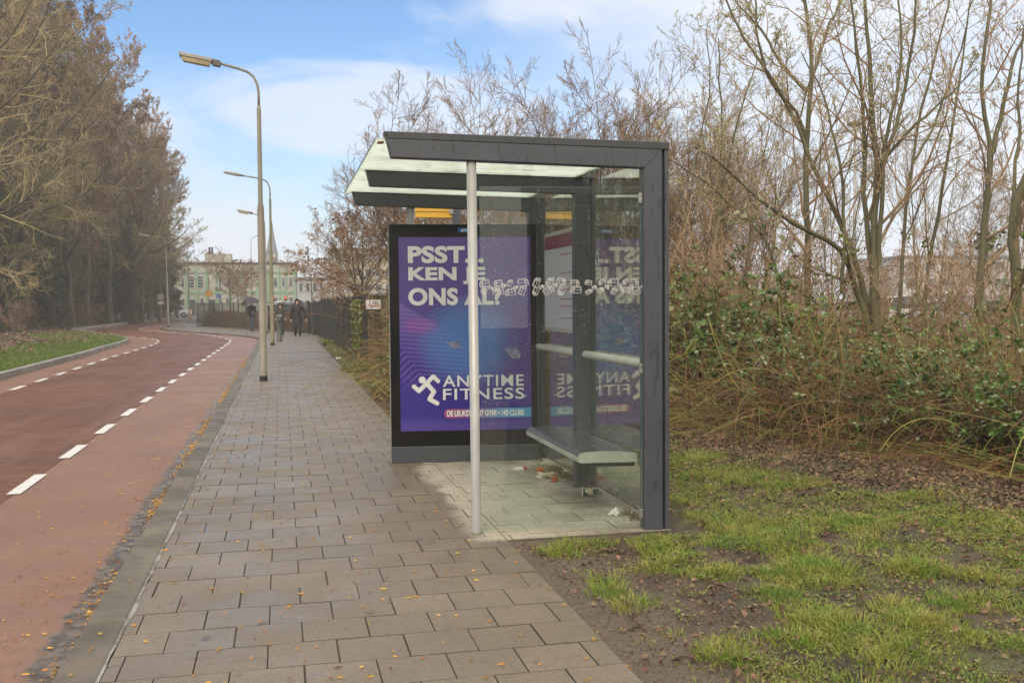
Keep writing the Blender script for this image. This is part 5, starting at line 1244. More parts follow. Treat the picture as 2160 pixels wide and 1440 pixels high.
q0, q1 = D(433, 556, YB+5), D(488, 554, YB+5); MB().box(((q0[0]+q1[0])/2, YB+6.5, zt+.9), (q1[0]-q0[0], 5, 1.6)).build('roof_room', m_bw, gb)
for px in (442, 447.5):
    q = D(px, 553, YB+6); MB().box((q[0], YB+6.5, zt+2.2), (.28, .28, 1.1)).build('chimney', m_dark, gb)
# front hedge of the houses, far church, office and flats
YC = 330.0; m_slate = pmat('church_slate', (.085, .095, .115), (.07, .08, .095), .7); m_stone = pmat('church_brick', (.13, .125, .13), (.11, .105, .11), .85)
qc = D(574, 560, YC); ch = thing('church', 'grey church with clock tower and tall pointed spire in the haze', 'church', (qc[0], YC, 0))
tw = D(587, 560, YC)[0]-D(561, 560, YC)[0]; zt1 = D(574, 531, YC)[2]; zsp = D(574, 462, YC)[2]
MB().box((qc[0], YC, zt1/2), (tw, tw, zt1)).build('tower', m_stone, ch)
b = MB(); sq = lambda w, z: [(qc[0]+w*math.cos(a_), YC+w*math.sin(a_), z) for a_ in (math.pi/8+math.pi*i/4 for i in range(8))]
b.loft([sq(tw*.52, zt1+.003), sq(tw*.40, zt1+1.6), sq(tw*.26, zt1+(zsp-zt1)*.42), sq(.10, zsp)]); b.build('spire', m_slate, ch)
b = MB(); b.lathe([(.001, 0), (1.15, 0), (1.15, .1), (.001, .1)], (0, 0, 0), 20); b.v = [(qc[0]+vx, YC-tw/2-.05-vz, D(576, 543, YC)[2]+vy) for vx, vy, vz in b.v]; b.build('clock_face', pmat('clock_face', (.42, .40, .33)), ch)
x0, x1 = D(491, 560, YC)[0], D(606, 560, YC)[0]; ze, zr = D(550, 575, YC)[2], D(550, 551, YC)[2]
MB().box(((x0+x1)/2, YC+8, ze/2), (x1-x0, 12, ze)).build('nave', m_stone, ch)
MB().prism([(x0-.5, YC+1.5, ze), (x0-.5, YC+14.5, ze), (x0-.5, YC+8, zr)], [(x1+.5, YC+1.5, ze), (x1+.5, YC+14.5, ze), (x1+.5, YC+8, zr)]).build('nave_roof', m_slate, ch)
def block(px0, px1, pyt, Y, col, name, label, rows, cols, dep=12, band=True, mg_=None):
    x0, x1, z1_ = D(px0, 640, Y)[0], D(px1, 640, Y)[0], D((px0+px1)/2, pyt, Y)[2]
    t = thing(name, label, 'building', ((x0+x1)/2, Y+dep/2, 0)); mm = pmat(name+'_wall_%d' % px0, col, tuple(x*.88 for x in col), .85, .05, .3)
    MB().box(((x0+x1)/2, Y+dep/2, z1_/2-.1), (x1-x0, dep, z1_+.2)).build('wall', mm, t)
    MB().box(((x0+x1)/2, Y+dep/2, z1_+.16), (x1-x0+.3, dep+.3, .3)).build('roof', pmat('flat_roof', (.20, .20, .20)), t)
    fx = lambda x, z, d: (x, Y-d, z); ww = (x1-x0)/cols; hh = (z1_-.4)/rows
    for r_ in range(rows):
        for c_ in range(cols):
            wallwin(t, fx, x0+ww*(c_+.16), x0+ww*(c_+.84), .4+hh*(r_+.28), .4+hh*(r_+.82), .08, 0, None, mg_)
    return t
block(628, 700, 590, 118, (.40, .41, .42), 'office_block', 'low grey office block with broad windows behind the small trees', 2, 5)
block(704, 830, 528, 128, (.46, .42, .32), 'apartment_block', 'taller beige apartment block behind the brown leaved tree', 4, 6)
block(1905, 2230, 545, 105, (.52, .48, .47), 'row_of_flats', 'long pale pinkish row of flats behind the trees at the right', 3, 9)
block(1480, 1700, 585, 120, (.50, .49, .47), 'white_hall', 'low whitish hall behind the thicket trees', 2, 7)
q = D(722, 600, 70); ft = thing('light_mast', 'tall pale floodlight mast behind the brown leaved tree', 'light mast', (q[0], 70, 0))
zt2 = D(722, 496, 70)[2]; MB().tube([(q[0], 70, 0), (q[0], 70, zt2)], .12, 10).build('mast', m_alu, ft, True)
MB().box((q[0], 70, zt2+.2), (.8, .4, .7)).build('floodlight', m_head, ft, bevel=.03)
q = D(1803, 400, 60); ft = thing('light_mast', 'slim light mast with a flat dish top seen between the stems at the right', 'light mast', (q[0], 60, 0))
zt2 = D(1803, 262, 60)[2]; MB().tube([(q[0], 60, 0), (q[0], 60, zt2)], [.12, .07], 10).build('mast', m_alu, ft, True)
MB().lathe([(.08, -.25), (.5, -.05), (.55, 0), (.45, .12), (.08, .2)], (q[0], 60, zt2), 14).build('lantern', m_neck, ft, True)

# houses and hedge behind the viewer, only met as reflections in the glass
def backblock(x0, x1, Y, h, label):
    t = thing('brick_house', label, 'building', ((x0+x1)/2, Y-5, 0)); mm = pmat('brown_brick', (.16, .09, .065), (.12, .07, .05), .85)
    MB().box(((x0+x1)/2, Y-5, h/2-.1), (x1-x0, 10, h+.2)).build('wall', mm, t); n_ = int((x1-x0)/3)
    MB().prism([(x0-.3, Y+.4, h+.003), (x0-.3, Y-10.4, h+.003), (x0-.3, Y-5, h+3.2)], [(x1+.3, Y+.4, h+.003), (x1+.3, Y-10.4, h+.003), (x1+.3, Y-5, h+3.2)]).build('roof', pmat('roof_tile', (.09, .06, .05)), t)
    for k in range(n_):
        for z in (.9, 3.7):
            xa = x0+(k+.2)*(x1-x0)/n_; wallwin(t, lambda x, z, d: (x, Y+d, z), xa, xa+1.7, z, z+1.5, .10, 0)
backblock(2, 26, -26, 5.6, 'brown brick house row behind the viewer on the pavement side')
backblock(-34, -10, -30, 5.6, 'brown brick house row behind the viewer on the wood side')

# ================================================================== TREES, SHRUBS, BRAMBLES
def norm(a): return a/np.maximum(np.linalg.norm(a, axis=-1, keepdims=True), 1e-9)
def grow(rng, P, Rd, n, tr, ang, lenf, k, wig, up, rf, rmin, t_short=.6, end=.25):
    """spawn n children along each of the parent polylines P (N,m,3) with radii Rd (N,m)"""
    N_, m, _ = P.shape
    Lp = np.linalg.norm(np.diff(P, axis=1), axis=2).sum(1)
    t = tr[0]+(tr[1]-tr[0])*(np.arange(n)[None]+rng.random((N_, n)))/n
    f = t*(m-1); i = np.clip(f.astype(int), 0, m-2); u = (f-i)[..., None]
    ar = np.arange(N_)[:, None]
    A = P[ar, i]; B = P[ar, i+1]; S0 = A*(1-u)+B*u; T = norm(B-A)
    r0 = (Rd[ar, i]*(1-u[..., 0])+Rd[ar, i+1]*u[..., 0])*rf
    q = norm(rng.normal(size=(N_, n, 3))); q = norm(q-T*(q*T).sum(-1, keepdims=True))
    a = np.radians(rng.uniform(ang[0], ang[1], (N_, n)))[..., None]
    d = (T*np.cos(a)+q*np.sin(a)).reshape(-1, 3)
    L = (Lp[:, None]*lenf*(1-t_short*t)*rng.uniform(.65, 1.25, (N_, n))).reshape(-1)
    p = S0.reshape(-1, 3); pts = [p]; step = (L/(k-1))[:, None]
    for _ in range(k-1):
        d = norm(d+rng.normal(0, wig, d.shape)+np.array([0, 0, up])); p = p+d*step; pts.append(p)
    C = np.stack(pts, 1); r0 = np.maximum(r0.reshape(-1), rmin)
    rr_ = np.maximum(r0[:, None]*np.linspace(1, end, k)[None], rmin*.55)
    return C, rr_
def polyline(pts, radii, m=10):
    pts = np.array(pts, float); d = np.r_[0, np.cumsum(np.linalg.norm(np.diff(pts, axis=0), axis=1))]; s = np.linspace(0, d[-1], m)
    P = np.stack([np.interp(s, d, pts[:, j]) for j in range(3)], 1)
    # round the corners a little
    Q = P.copy(); Q[1:-1] = P[1:-1]*.5+(P[:-2]+P[2:])*.25
    return Q, np.interp(s, np.linspace(0, d[-1], len(radii)), radii)
def trunkline(rng, h, r, wig=.05, lean=(0, 0), m=12, top=.12):
    z = np.linspace(0, 1, m); x = np.cumsum(rng.normal(0, wig*h/m, m)); y = np.cumsum(rng.normal(0, wig*h/m, m)); x -= x[0]; y -= y[0]
    P = np.stack([x+lean[0]*h*z, y+lean[1]*h*z, h*z-.1], 1); rd = r*(1-(1-top)*z**.8); rd[0] *= 1.35
    return P[None], rd[None]
m_bark = pmat('bark', (.105, .092, .065), (.060, .055, .035), .85, .1, 2.5, .6, 14, .03, stretch=(1, 1, .3))
m_barkg = pmat('mossy_bark', (.125, .115, .060), (.075, .072, .032), .85, .1, 2.2, .5, 18, .02, stretch=(1, 1, .35))
m_twig = pmat('twigs', (.30, .195, .11), (.19, .13, .075), .8, .1, .8)
m_twigg = pmat('olive_twigs', (.40, .315, .165), (.27, .23, .11), .8, .1, .5)
m_twigb = pmat('brown_twigs', (.42, .29, .18), (.27, .19, .12), .8, .1, .6)
m_brown = pmat('withered_leaf', (.185, .110, .072), (.12, .074, .050), .8, .1, .7, island=.4)
m_rust = pmat('rusty_leaf', (.235, .115, .045), (.16, .075, .035), .75, .1, .8, island=.4, transl=.25)
m_ivy = pmat('ivy_leaf', (.028, .045, .016), (.050, .070, .022), .45, .1, .6, island=.4)
m_olive = pmat('olive_leaf', (.14, .145, .045), (.10, .11, .035), .65, .1, .5, island=.35, transl=.2)
m_bud = pmat('pale_bud', (.55, .54, .30), (.45, .42, .22), .7, .1, 1, island=.25, transl=.25)
m_budb = pmat('brown_bud', (.36, .23, .14), (.28, .18, .10), .8, .1, 1, island=.3)
def tips(C, rng, n, spread=.0):
    N_, k, _ = C.shape; i = rng.integers(0, N_, n); u = rng.random(n)**.85*(k-1); j = np.minimum(u.astype(int), k-2); u = (u-j)[:, None]
    return C[i, j]*(1-u)+C[i, j+1]*u+rng.normal(0, spread, (n, 3))
class Proto: pass
def tree_proto(seed, h, r, limbs=(14, (.25, .98), (35, 65), .42), br=(8, (30, 60), .5), tw=(7, (25, 60), .5), fine=(6, (20, 55), .55), up=.06, wig=.10, rmin=.008, sides=3,
               stems=1, ts=.62, mat=None, tmat=None, leaves=None, leafmat=None, leafsize=(.06, .12), ivy=0, spread=.35):
    rng = np.random.default_rng(seed); tp, cp = [], []; last = []
    for s in range(stems):
        lean = (0, 0) if stems == 1 else (math.cos(s*2.4+seed)*spread*rng.uniform(.4, 1), math.sin(s*2.4+seed)*spread*rng.uniform(.4, 1))
        P, Rd = trunkline(rng, h*(1 if s == 0 else rng.uniform(.75, 1)), r*(1 if s == 0 else .8), .05 if stems == 1 else .07, lean, top=.10)
        tp.append(tubes(P, Rd, 9))
        L1, R1 = grow(rng, P, Rd, limbs[0], limbs[1], limbs[2], limbs[3], 8, wig, up, .55, rmin*2.2, ts)
        tp.append(tubes(L1, R1, 6))
        L2, R2 = grow(rng, L1, R1, br[0], (.2, 1), br[1], br[2], 6, wig*1.2, up, .6, rmin*1.5)
        cp.append(tubes(L2, R2, 4))
        L3, R3 = grow(rng, L2, R2, tw[0], (.15, 1), tw[1], tw[2], 5, wig*1.5, up, .65, rmin*1.1)
        cp.append(tubes(L3, R3, sides)); last.append(L3)
        if fine:
            L4, R4 = grow(rng, L3, R3, fine[0], (.1, 1), fine[1], fine[2], 3, wig*1.5, up, .7, rmin*.8)
            cp.append(tubes(L4, R4, sides)); last.append(L4)
    p = Proto(); p.trunk = cat(tp); p.crown = cat(cp); p.tm, p.cm = tmat or m_bark, mat or m_twig; p.leaves = None
    if leaves:
        q = [tips(l, rng, int(leaves*len(l)*l.shape[1]/sum(len(a)*a.shape[1] for a in last)), .03) for l in last if l.shape[1] > 2]
        q = np.concatenate(q); p.leaves = leafquads(q, rng.uniform(*leafsize, len(q)), rng, .1, .4, .7); p.lm = leafmat
    if ivy:
        zz = h*.62*rng.random(ivy)**1.1; aa = rng.uniform(0, 6.28, ivy); rr_ = (r*1.1+np.abs(rng.normal(0, .30, ivy))*(1-zz/h))
        P = np.c_[np.interp(zz, Pz(tp)[0], Pz(tp)[1])+rr_*np.cos(aa), np.interp(zz, Pz(tp)[0], Pz(tp)[2])+rr_*np.sin(aa), zz]
        p.ivy = leafquads(P, rng.uniform(.08, .16, ivy), rng, .1, .3, .8)
    return p
def Pz(tp):
    V = tp[0][0].reshape(-1, 9, 3).mean(1); return V[:, 2], V[:, 0], V[:, 1]
def plant(p, name, loc, rz, scale, label, group=None, catg='tree', src={}):
    if id(p) in src:
        o = dup(src[id(p)], loc, rz, scale, label, group); o.name = name; return o
    t = thing(name, label, catg, loc, rz, group)
    npmesh('trunk', *p.trunk, p.tm, t, True); npmesh('crown', *p.crown, p.cm, t)
    if p.leaves is not None: npmesh('leaves', *p.leaves, p.lm, t)
    if getattr(p, 'ivy', None) is not None: npmesh('ivy', *p.ivy, m_ivy, t)
    t.scale = (scale,)*3; src[id(p)] = t; return t

# ---- the wood on the left side of the road
F1 = tree_proto(1, 18, .27, (18, (.22, .98), (25, 55), .42), (9, (25, 55), .5), (7, (22, 55), .5), (9, (25, 75), .7), .05, .10, .012, ts=.32, mat=m_twigg, leaves=6000, leafmat=m_budb, leafsize=(.06, .12))
F2 = tree_proto(2, 16.5, .24, (20, (.15, .98), (30, 62), .42), (9, (25, 60), .5), (7, (25, 60), .5), (9, (25, 75), .7), .04, .12, .012, ts=.32, mat=m_twigb, leaves=42000, leafmat=m_brown, leafsize=(.05, .11))
F3 = tree_proto(3, 16, .30, (18, (.2, .98), (30, 65), .42), (9, (25, 60), .5), (7, (25, 60), .5), (10, (25, 75), .7), .03, .13, .012, ts=.32, mat=m_twigg, tmat=m_barkg, leaves=9000, leafmat=m_olive, leafsize=(.06, .12), ivy=5000)
F4 = tree_proto(4, 18.5, .22, (22, (.3, 1), (18, 45), .40), (8, (20, 45), .5), (7, (20, 45), .5), (9, (20, 45), .55), .11, .08, .011, ts=.38, mat=m_twigb, leaves=9000, leafmat=m_budb, leafsize=(.10, .18))
U1 = tree_proto(5, 5.5, .06, (9, (.05, .98), (25, 65), .5), (8, (25, 65), .55), (7, (25, 60), .55), (5, (20, 55), .6), .04, .15, .008, stems=4, mat=m_twigg, leaves=15000, leafmat=m_olive, leafsize=(.05, .11), spread=.4)
U2 = tree_proto(6, 4.5, .06, (9, (.02, .98), (25, 70), .55), (8, (25, 65), .55), (6, (25, 60), .55), (4, (20, 55), .6), .03, .15, .009, stems=4, mat=m_twigg, leaves=26000, leafmat=m_ivy, leafsize=(.08, .17), spread=.4)
U3 = tree_proto(8, 3.2, .04, (8, (.02, .98), (25, 70), .6), (8, (25, 65), .55), (7, (25, 60), .55), (4, (20, 55), .6), .04, .16, .008, stems=5, mat=m_twigb, leaves=3000, leafmat=m_brown, leafsize=(.06, .12), spread=.5)
def left(px, py_base_Y, p, s, label, name='bare_tree', group='trees of the wood left of the road', catg='tree'):
    q = D(px, 690, py_base_Y); plant(p, name, (q[0], py_base_Y, .03), random.uniform(0, 6.28), s*(1.12 if catg == 'tree' else 1), label, group, catg)
WOODL = 'bare tree deep in the wood across the road, one of many alike'
named = [
    (108, 71, F3, 1.05, 'stout ivy clad trunk at the front of the wood beside the brown leaf floor'),
    (150, 73, F2, 1.0, 'slender tree hung with dark withered leaves right of the ivy clad trunk'),
    (185, 82, F4, .95, 'tall pale upright tree whose buds stand out against the sky'),
    (262, 92, F2, .85, 'leaf hung tree in the middle of the wood edge'),
    (283, 88, F3, .80, 'thick mossy trunk at the wood edge where the second grass strip begins'),
    (318, 104, F1, .85, 'open crowned tree near the round sign at the end of the wood'),
    (348, 118, F1, .78, 'last tree of the wood, its twigs reaching over the pale house row'),
    (232, 84, F4, .90, 'tall budding tree right of the pale upright one at the wood edge'), (300, 94, F4, .82, 'budding tree whose upright twigs rise above the second grass strip'), (338, 102, F4, .72, 'lower budding tree that ends the skyline of the wood'),
    (20, 62, F3, .95, 'large dark tree at the left picture edge leaning mossy branches to the road')]
for px, Y, p, s, lb in named: left(px, Y, p, s, lb)
rs_ = np.random.default_rng(44)
for i, (px, Y, p, s) in enumerate([(40, 66, F1, 1.15), (-25, 60, F4, 1.15), (85, 74, F4, 1.05), (-60, 58, F1, 1.1), (60, 80, F1, 1.05), (-20, 76, F2, 1.05), (75, 92, F4, 1.0), (125, 96, F1, 1.02), (165, 102, F3, 1.0), (205, 98, F1, .93), (225, 112, F2, .92), (240, 105, F4, .93), (275, 118, F1, .9), (300, 122, F4, .86), (330, 132, F3, .78), (100, 112, F2, 1.0), (30, 100, F4, 1.1), (-80, 84, F3, 1.1), (-130, 66, F2, 1.05), (360, 140, F2, .66), (190, 125, F1, .9), (140, 128, F4, .95), (60, 122, F3, 1.0)]):
    left(px, Y, p, s, WOODL)
under = [(10, 66, U2, 1.1), (60, 70, U2, 1.15), (35, 78, U1, 1.3), (88, 78, U2, 1.2), (135, 86, U1, 1.2), (95, 95, U1, 1.4), (170, 92, U1, 1.2), (212, 88, U2, 1.15), (228, 93, U1, 1.5), (245, 95, U2, 1.1), (262, 99, U1, 1.5), (300, 98, U1, 1.3), (315, 108, U2, 1.3), (335, 114, U1, 1.3), (-40, 60, U1, 1.3), (-70, 70, U2, 1.5), (150, 110, U1, 1.6), (190, 112, U2, 1.6), (275, 120, U1, 1.8), (60, 104, U1, 1.8), (20, 92, U2, 1.6), (240, 125, U1, 1.9), (330, 128, U1, 1.5), (350, 124, U2, 1.0)]
for px, Y, p, s in under:
    left(px, Y, p, s, 'olive green evergreen bush under the trees of the wood' if p is U2 else 'twiggy mossy bush under the trees of the wood', 'woodland_bush', 'evergreen bushes under the wood' if p is U2 else 'twiggy bushes under the wood', 'bush')
for px, Y, s in ((150, 74, .5), (175, 80, .5), (60, 66, .45), (200, 84, .5), (235, 90, .45), (30, 58, .5), (120, 80, .6), (265, 94, .4)):
    left(px, Y, U3, s, 'low brown twiggy bush at the front of the wood', 'low_bush', 'low brown bushes at the wood edge', 'bush')
# branches that hang in from the left edge of the picture
rng = np.random.default_rng(77)
q = D(-150, 660, 34)
t = thing('overhanging_tree', 'nearer tree outside the left edge whose dark branches reach into view', 'tree', (q[0], 34, .03))
st = [polyline([(q[0], 34, 0), (q[0]-.1, 34, 5), D(-160, 330, 34), D(-150, 50, 34)], [.24, .20, .16, .08], 14)]
lm = [polyline([D(-155, 480, 34), D(0, 455, 34), D(60, 425, 33.6), D(85, 385, 33.5), D(130, 330, 33.5), D(165, 310, 33.5)], [.07, .05, .04, .03, .02, .01], 10),
      polyline([D(-155, 400, 34), D(-20, 330, 34), D(60, 280, 34), D(130, 240, 33.5)], [.07, .045, .03, .01], 10),
      polyline([D(-158, 300, 34), D(0, 235, 34), D(80, 150, 34), D(140, 60, 34)], [.07, .045, .03, .01], 10),
      polyline([D(-155, 540, 34), D(-10, 560, 33.5), D(50, 590, 33.3), D(90, 620, 33.2)], [.05, .035, .02, .01], 10),
      polyline([D(-158, 200, 34), D(0, 110, 34), D(60, 20, 34), D(90, -60, 34)], [.06, .04, .03, .01], 10)]
P, Rr = np.stack([a for a, _ in lm]), np.stack([b_ for _, b_ in lm])
npmesh('trunk', *cat([tubes(st[0][0][None], st[0][1][None], 10), tubes(P, Rr, 7)]), m_bark, t, True, world=True)
L2, R2 = grow(rng, P, Rr, 12, (.15, 1), (25, 65), .42, 6, .12, .03, .6, .008); L3, R3 = grow(rng, L2, R2, 8, (.15, 1), (25, 60), .5, 5, .14, .03, .65, .006); L4, R4 = grow(rng, L3, R3, 4, (.1, 1), (25, 55), .5, 3, .14, .02, .7, .005)
npmesh('crown', *cat([tubes(L2, R2, 4), tubes(L3, R3, 3), tubes(L4, R4, 3)]), m_twigg, t, world=True)

# ---- bare trees behind the shelter and in the thicket
B1 = tree_proto(21, 6.6, .075, (13, (.25, .98), (20, 50), .64), (8, (22, 52), .52), (8, (22, 55), .52), (6, (22, 55), .5), .06, .07, .0050, stems=4, ts=.45, mat=m_twig, tmat=m_barkg, leaves=500, leafmat=m_budb, leafsize=(.025, .05), spread=.22)
B2 = tree_proto(22, 6.2, .085, (18, (.25, .98), (28, 62), .66), (9, (25, 55), .52), (8, (22, 55), .52), (6, (22, 55), .5), .045, .07, .0050, stems=2, ts=.42, mat=m_twig, tmat=m_bark, leaves=500, leafmat=m_budb, leafsize=(.025, .05), spread=.2)
B3 = tree_proto(23, 6.5, .05, (10, (.2, .98), (15, 40), .5), (7, (20, 45), .5), (6, (20, 45), .5), (4, (20, 45), .5), .10, .09, .0038, stems=3, mat=m_twigb, tmat=m_barkg, leaves=2200, leafmat=m_bud, leafsize=(.02, .04), spread=.2)
T1 = tree_proto(31, 3.6, .075, (13, (.40, .98), (45, 80), .95), (10, (25, 60), .5), (7, (25, 60), .45), (3, (25, 55), .5), .045, .12, .005, mat=m_twigb, tmat=m_bark, leaves=2600, leafmat=m_rust, leafsize=(.035, .075))
def right(px, Y, p, s, label, name='bare_tree', group=None, base=0.0, catg='tree', rz=None):
    if p in (B1, B2): s *= 1.0
    q = D(px, 690, Y); return plant(p, name, (q[0], Y, base), random.uniform(0, 6.28) if rz is None else rz, s, label, group, catg)
for px, Y, p, s, lb in ((870, 27, B2, .95, 'low rounded bare tree above the roof corner of the shelter'),
                        (1060, 22, B1, .80, 'bare many stemmed tree straight above the front beam of the shelter'),
                        (1170, 25, B2, .93, 'tall bare tree over the middle of the shelter roof'),
                        (1265, 21, B1, .82, 'bare upright tree over the right half of the shelter roof'),
                        (1345, 24, B2, .88, 'bare tree just left of the tall right corner post'),
                        (1440, 21, B1, .70, 'bare tree just right of the shelter corner, low crowned'),
                        (985, 30, B1, .80, 'bare tree far behind the advertising case'),
                        (1530, 23, B3, 1.05, 'thin budding tree between the shelter and the slim upright trunk'),
                        (1760, 27, B3, .95, 'budding tree behind the multi-stemmed tree'),
                        (1960, 26, B3, 1.0, 'budding thin tree in the gap right of the multi-stemmed tree'),
                        (2070, 30, B2, .8, 'bare tree behind the forked trunk at the right'),
                        (2180, 24, B3, 1.05, 'budding thin tree at the right picture edge'),
                        (1400, 30, B2, .85, 'bare tree in the second rank behind the shelter corner'),
                        (1485, 26, B2, .95, 'bare tree filling the gap right of the shelter corner post'),
                        (1585, 28, B1, .90, 'bare tree between the twin stems and the slim upright trunk'),
                        (1120, 33, B1, .8, 'bare tree in the second rank above the shelter roof')):
    right(px, Y, p, s, lb)
right(765, 31, B2, .72, 'small round crowned bare tree left of the shelter roof tip')
right(763, 27, T1, 1.02, 'spreading tree with rusty left over leaves behind the fence end', 'rusty_leaved_tree', rz=1.0)
right(900, 24, T1, 1.05, 'spreading rusty leaved tree hidden mostly by the advertising case', 'rusty_leaved_tree', rz=2.2)
right(660, 50, T1, .98, 'small spreading tree behind the hedge right of the woman in the long coat', 'pruned_tree', 'small trees by the car park', rz=4.0)
for px, Y, s, lb in ((487, 78, 1.28, 'leftmost of three small spreading trees behind the far fence'), (503, 86, 1.2, 'middle of three small spreading trees behind the far fence'), (519, 94, 1.2, 'rightmost of three small spreading trees behind the far fence')):
    right(px, Y, T1, s, lb, 'pruned_tree', 'small trees by the car park')

# ------------------------------------------------------------------ bramble thicket
m_cane = pmat('bramble_cane', (.28, .135, .05), (.115, .068, .034), .6, .1, .9, island=.4)
m_caneg = pmat('green_cane', (.27, .265, .055), (.15, .15, .032), .6, .1, .9, island=.35)
m_bleaf = pmat('bramble_leaf', (.050, .105, .018), (.11, .17, .030), .5, .1, 1.4, island=.45, transl=.12, back=(.27, .30, .19))
m_bleaf2 = pmat('pale_bramble_leaf', (.115, .17, .03), (.17, .17, .042), .5, .1, 1.4, island=.45, transl=.2, back=(.28, .30, .17))
def ovate(P, size, rng, upk=.5):
    """six sided toothed leaf blades gently folded along the midrib"""
    n = len(P); d = rng.normal(size=(n, 3)); d[:, 2] = d[:, 2]*.45-.25; d = norm(d)
    q = rng.normal(size=(n, 3))*(1-upk)+np.array([0, 0, 1.0])*upk; s = norm(np.cross(d, q)); nn = np.cross(s, d)
    L = np.asarray(size).reshape(-1, 1); f = lambda a, w, z: P+d*L*a+s*L*w+nn*L*z
    V = np.stack([P, f(.28, .33, .06), f(.66, .28, .05), f(1, 0, -.06), f(.66, -.28, .05), f(.28, -.33, .06), f(.45, 0, -.03)], 1)
    F = np.array([(0, 6, 1), (1, 6, 2), (2, 6, 3), (3, 6, 4), (4, 6, 5), (5, 6, 0)])
    return V.reshape(-1, 3), (F[None]+7*np.arange(n)[:, None, None]).reshape(-1, 3)
# ---- hand placed stems in the thicket at the right, nearest the viewer
def stemtree(name, label, Y, stems, n1=9, buds=1500, budmat=m_bud, budsize=(.025, .05), tm=m_barkg, seed=0, n2=7, n3=5, up=.05, catkins=0, broad=0, lf=.42, tr=(.25, .98), group=None):
    rng = np.random.default_rng(seed); Ps, Rs = [], []
    for pts, rad in stems:
        w = [D(x, y, Y+dy) for x, y, dy in pts]; a, b_ = polyline(w, rad, 16)
        a[1:-1] += rng.normal(0, .012, a[1:-1].shape); Ps.append(a); Rs.append(b_)
    P, Rr = np.stack(Ps), np.stack(Rs); base = P[0, 0]
    t = thing(name, label, 'tree', (base[0], base[1], 0), 0, group)
    npmesh('trunk', *tubes(P, Rr, 10), tm, t, True, world=True)
    L1, R1 = grow(rng, P, Rr, n1, tr, (25, 60), lf, 9, .09, up, .5, .006, .5)
    L2, R2 = grow(rng, L1, R1, n2, (.2, 1), (22, 58), .5, 6, .12, up, .6, .004)
    L3, R3 = grow(rng, L2, R2, n3, (.15, 1), (22, 55), .55, 4, .13, up, .65, .0028)
    npmesh('crown', *cat([tubes(L1, R1, 5), tubes(L2, R2, 4), tubes(L3, R3, 3)]), m_twig, t, world=True)
    if buds:
        q = np.concatenate([tips(L3, rng, buds, .004), tips(L2, rng, buds//4, .004)]); npmesh('buds', *leafquads(q, rng.uniform(*budsize, len(q)), rng, .2, .5, .45), budmat, t, world=True, kind='stuff')
    if broad:
        q = np.concatenate([tips(L2, rng, broad*12, .03), tips(L1, rng, broad*12, .03)]); q = q[(q[:, 2] < 2.7) & (q[:, 2] > .7)][:broad]
        if len(q): npmesh('broad_leaves', *ovate(q, rng.uniform(.06, .12, len(q)), rng, .3), m_bleaf2, t, world=True)
    if catkins:
        q = tips(L3, rng, catkins, .0); ln_ = rng.uniform(.035, .07, catkins)
        C = np.stack([q, q-np.c_[np.zeros((catkins, 2)), ln_*.5], q-np.c_[rng.normal(0, .006, (catkins, 2)), ln_]], 1); npmesh('catkins', *tubes(C, np.full((catkins, 3), .0065), 5), m_budb, t, world=True, kind='stuff')
    return t
stemtree('multi_stemmed_tree', 'mossy multi-stemmed tree fanning out above the brambles right of centre', 14.0, [
    ([(1850, 800, 0), (1846, 640, 0), (1846, 480, .1), (1850, 350, .1), (1838, 200, .2), (1832, 90, .2), (1818, -60, .2)], [.085, .075, .06, .05, .04, .03, .02]),
    ([(1852, 790, 0), (1820, 640, 0), (1780, 525, -.1), (1711, 487, -.3), (1640, 455, -.5), (1560, 375, -.7), (1467, 311, -.9)], [.06, .05, .042, .034, .027, .02, .01]),
    ([(1850, 760, .1), (1815, 580, .2), (1779, 476, .2), (1730, 390, .3), (1705, 330, .3), (1690, 262, .3), (1600, 130, .3), (1535, 20, .3), (1520, -30, .3)], [.055, .05, .044, .038, .034, .03, .024, .018, .012]),
    ([(1852, 700, .1), (1838, 560, .2), (1822, 400, .3), (1826, 310, .3), (1818, 180, .3), (1800, 60, .3), (1788, -40, .3)], [.05, .045, .04, .034, .028, .02, .014]),
    ([(1855, 560, 0), (1862, 330, .0), (1885, 220, .0), (1902, 100, 0), (1897, -40, 0)], [.04, .034, .028, .02, .014]),
    ([(1850, 420, .1), (1862, 340, .1), (1925, 265, 0), (1985, 220, -.1), (2060, 140, -.3)], [.035, .03, .024, .016, .008]),
    ([(1866, 340, 0), (1905, 210, .1), (1930, 60, .1), (1932, -40, .1)], [.034, .028, .022, .015])], 9, 5200, seed=51, broad=90)
stemtree('slim_trunk_tree', 'slim upright olive trunk standing alone left of the multi-stemmed tree', 17.5, [
    ([(1706, 760, 0), (1702, 560, 0), (1700, 330, 0), (1706, 230, 0), (1714, 150, 0), (1708, 60, 0), (1690, -40, 0)], [.075, .068, .06, .05, .044, .036, .028]),
    ([(1702, 300, 0), (1690, 250, -.1), (1620, 170, -.3), (1595, 80, -.4), (1593, -40, -.4)], [.035, .03, .026, .02, .014]),
    ([(1704, 195, 0), (1650, 140, .2), (1610, 70, .3), (1550, 0, .4)], [.034, .028, .022, .014]),
    ([(1712, 170, 0), (1745, 60, .2), (1790, -30, .3)], [.026, .02, .012])], 10, 4600, seed=52)
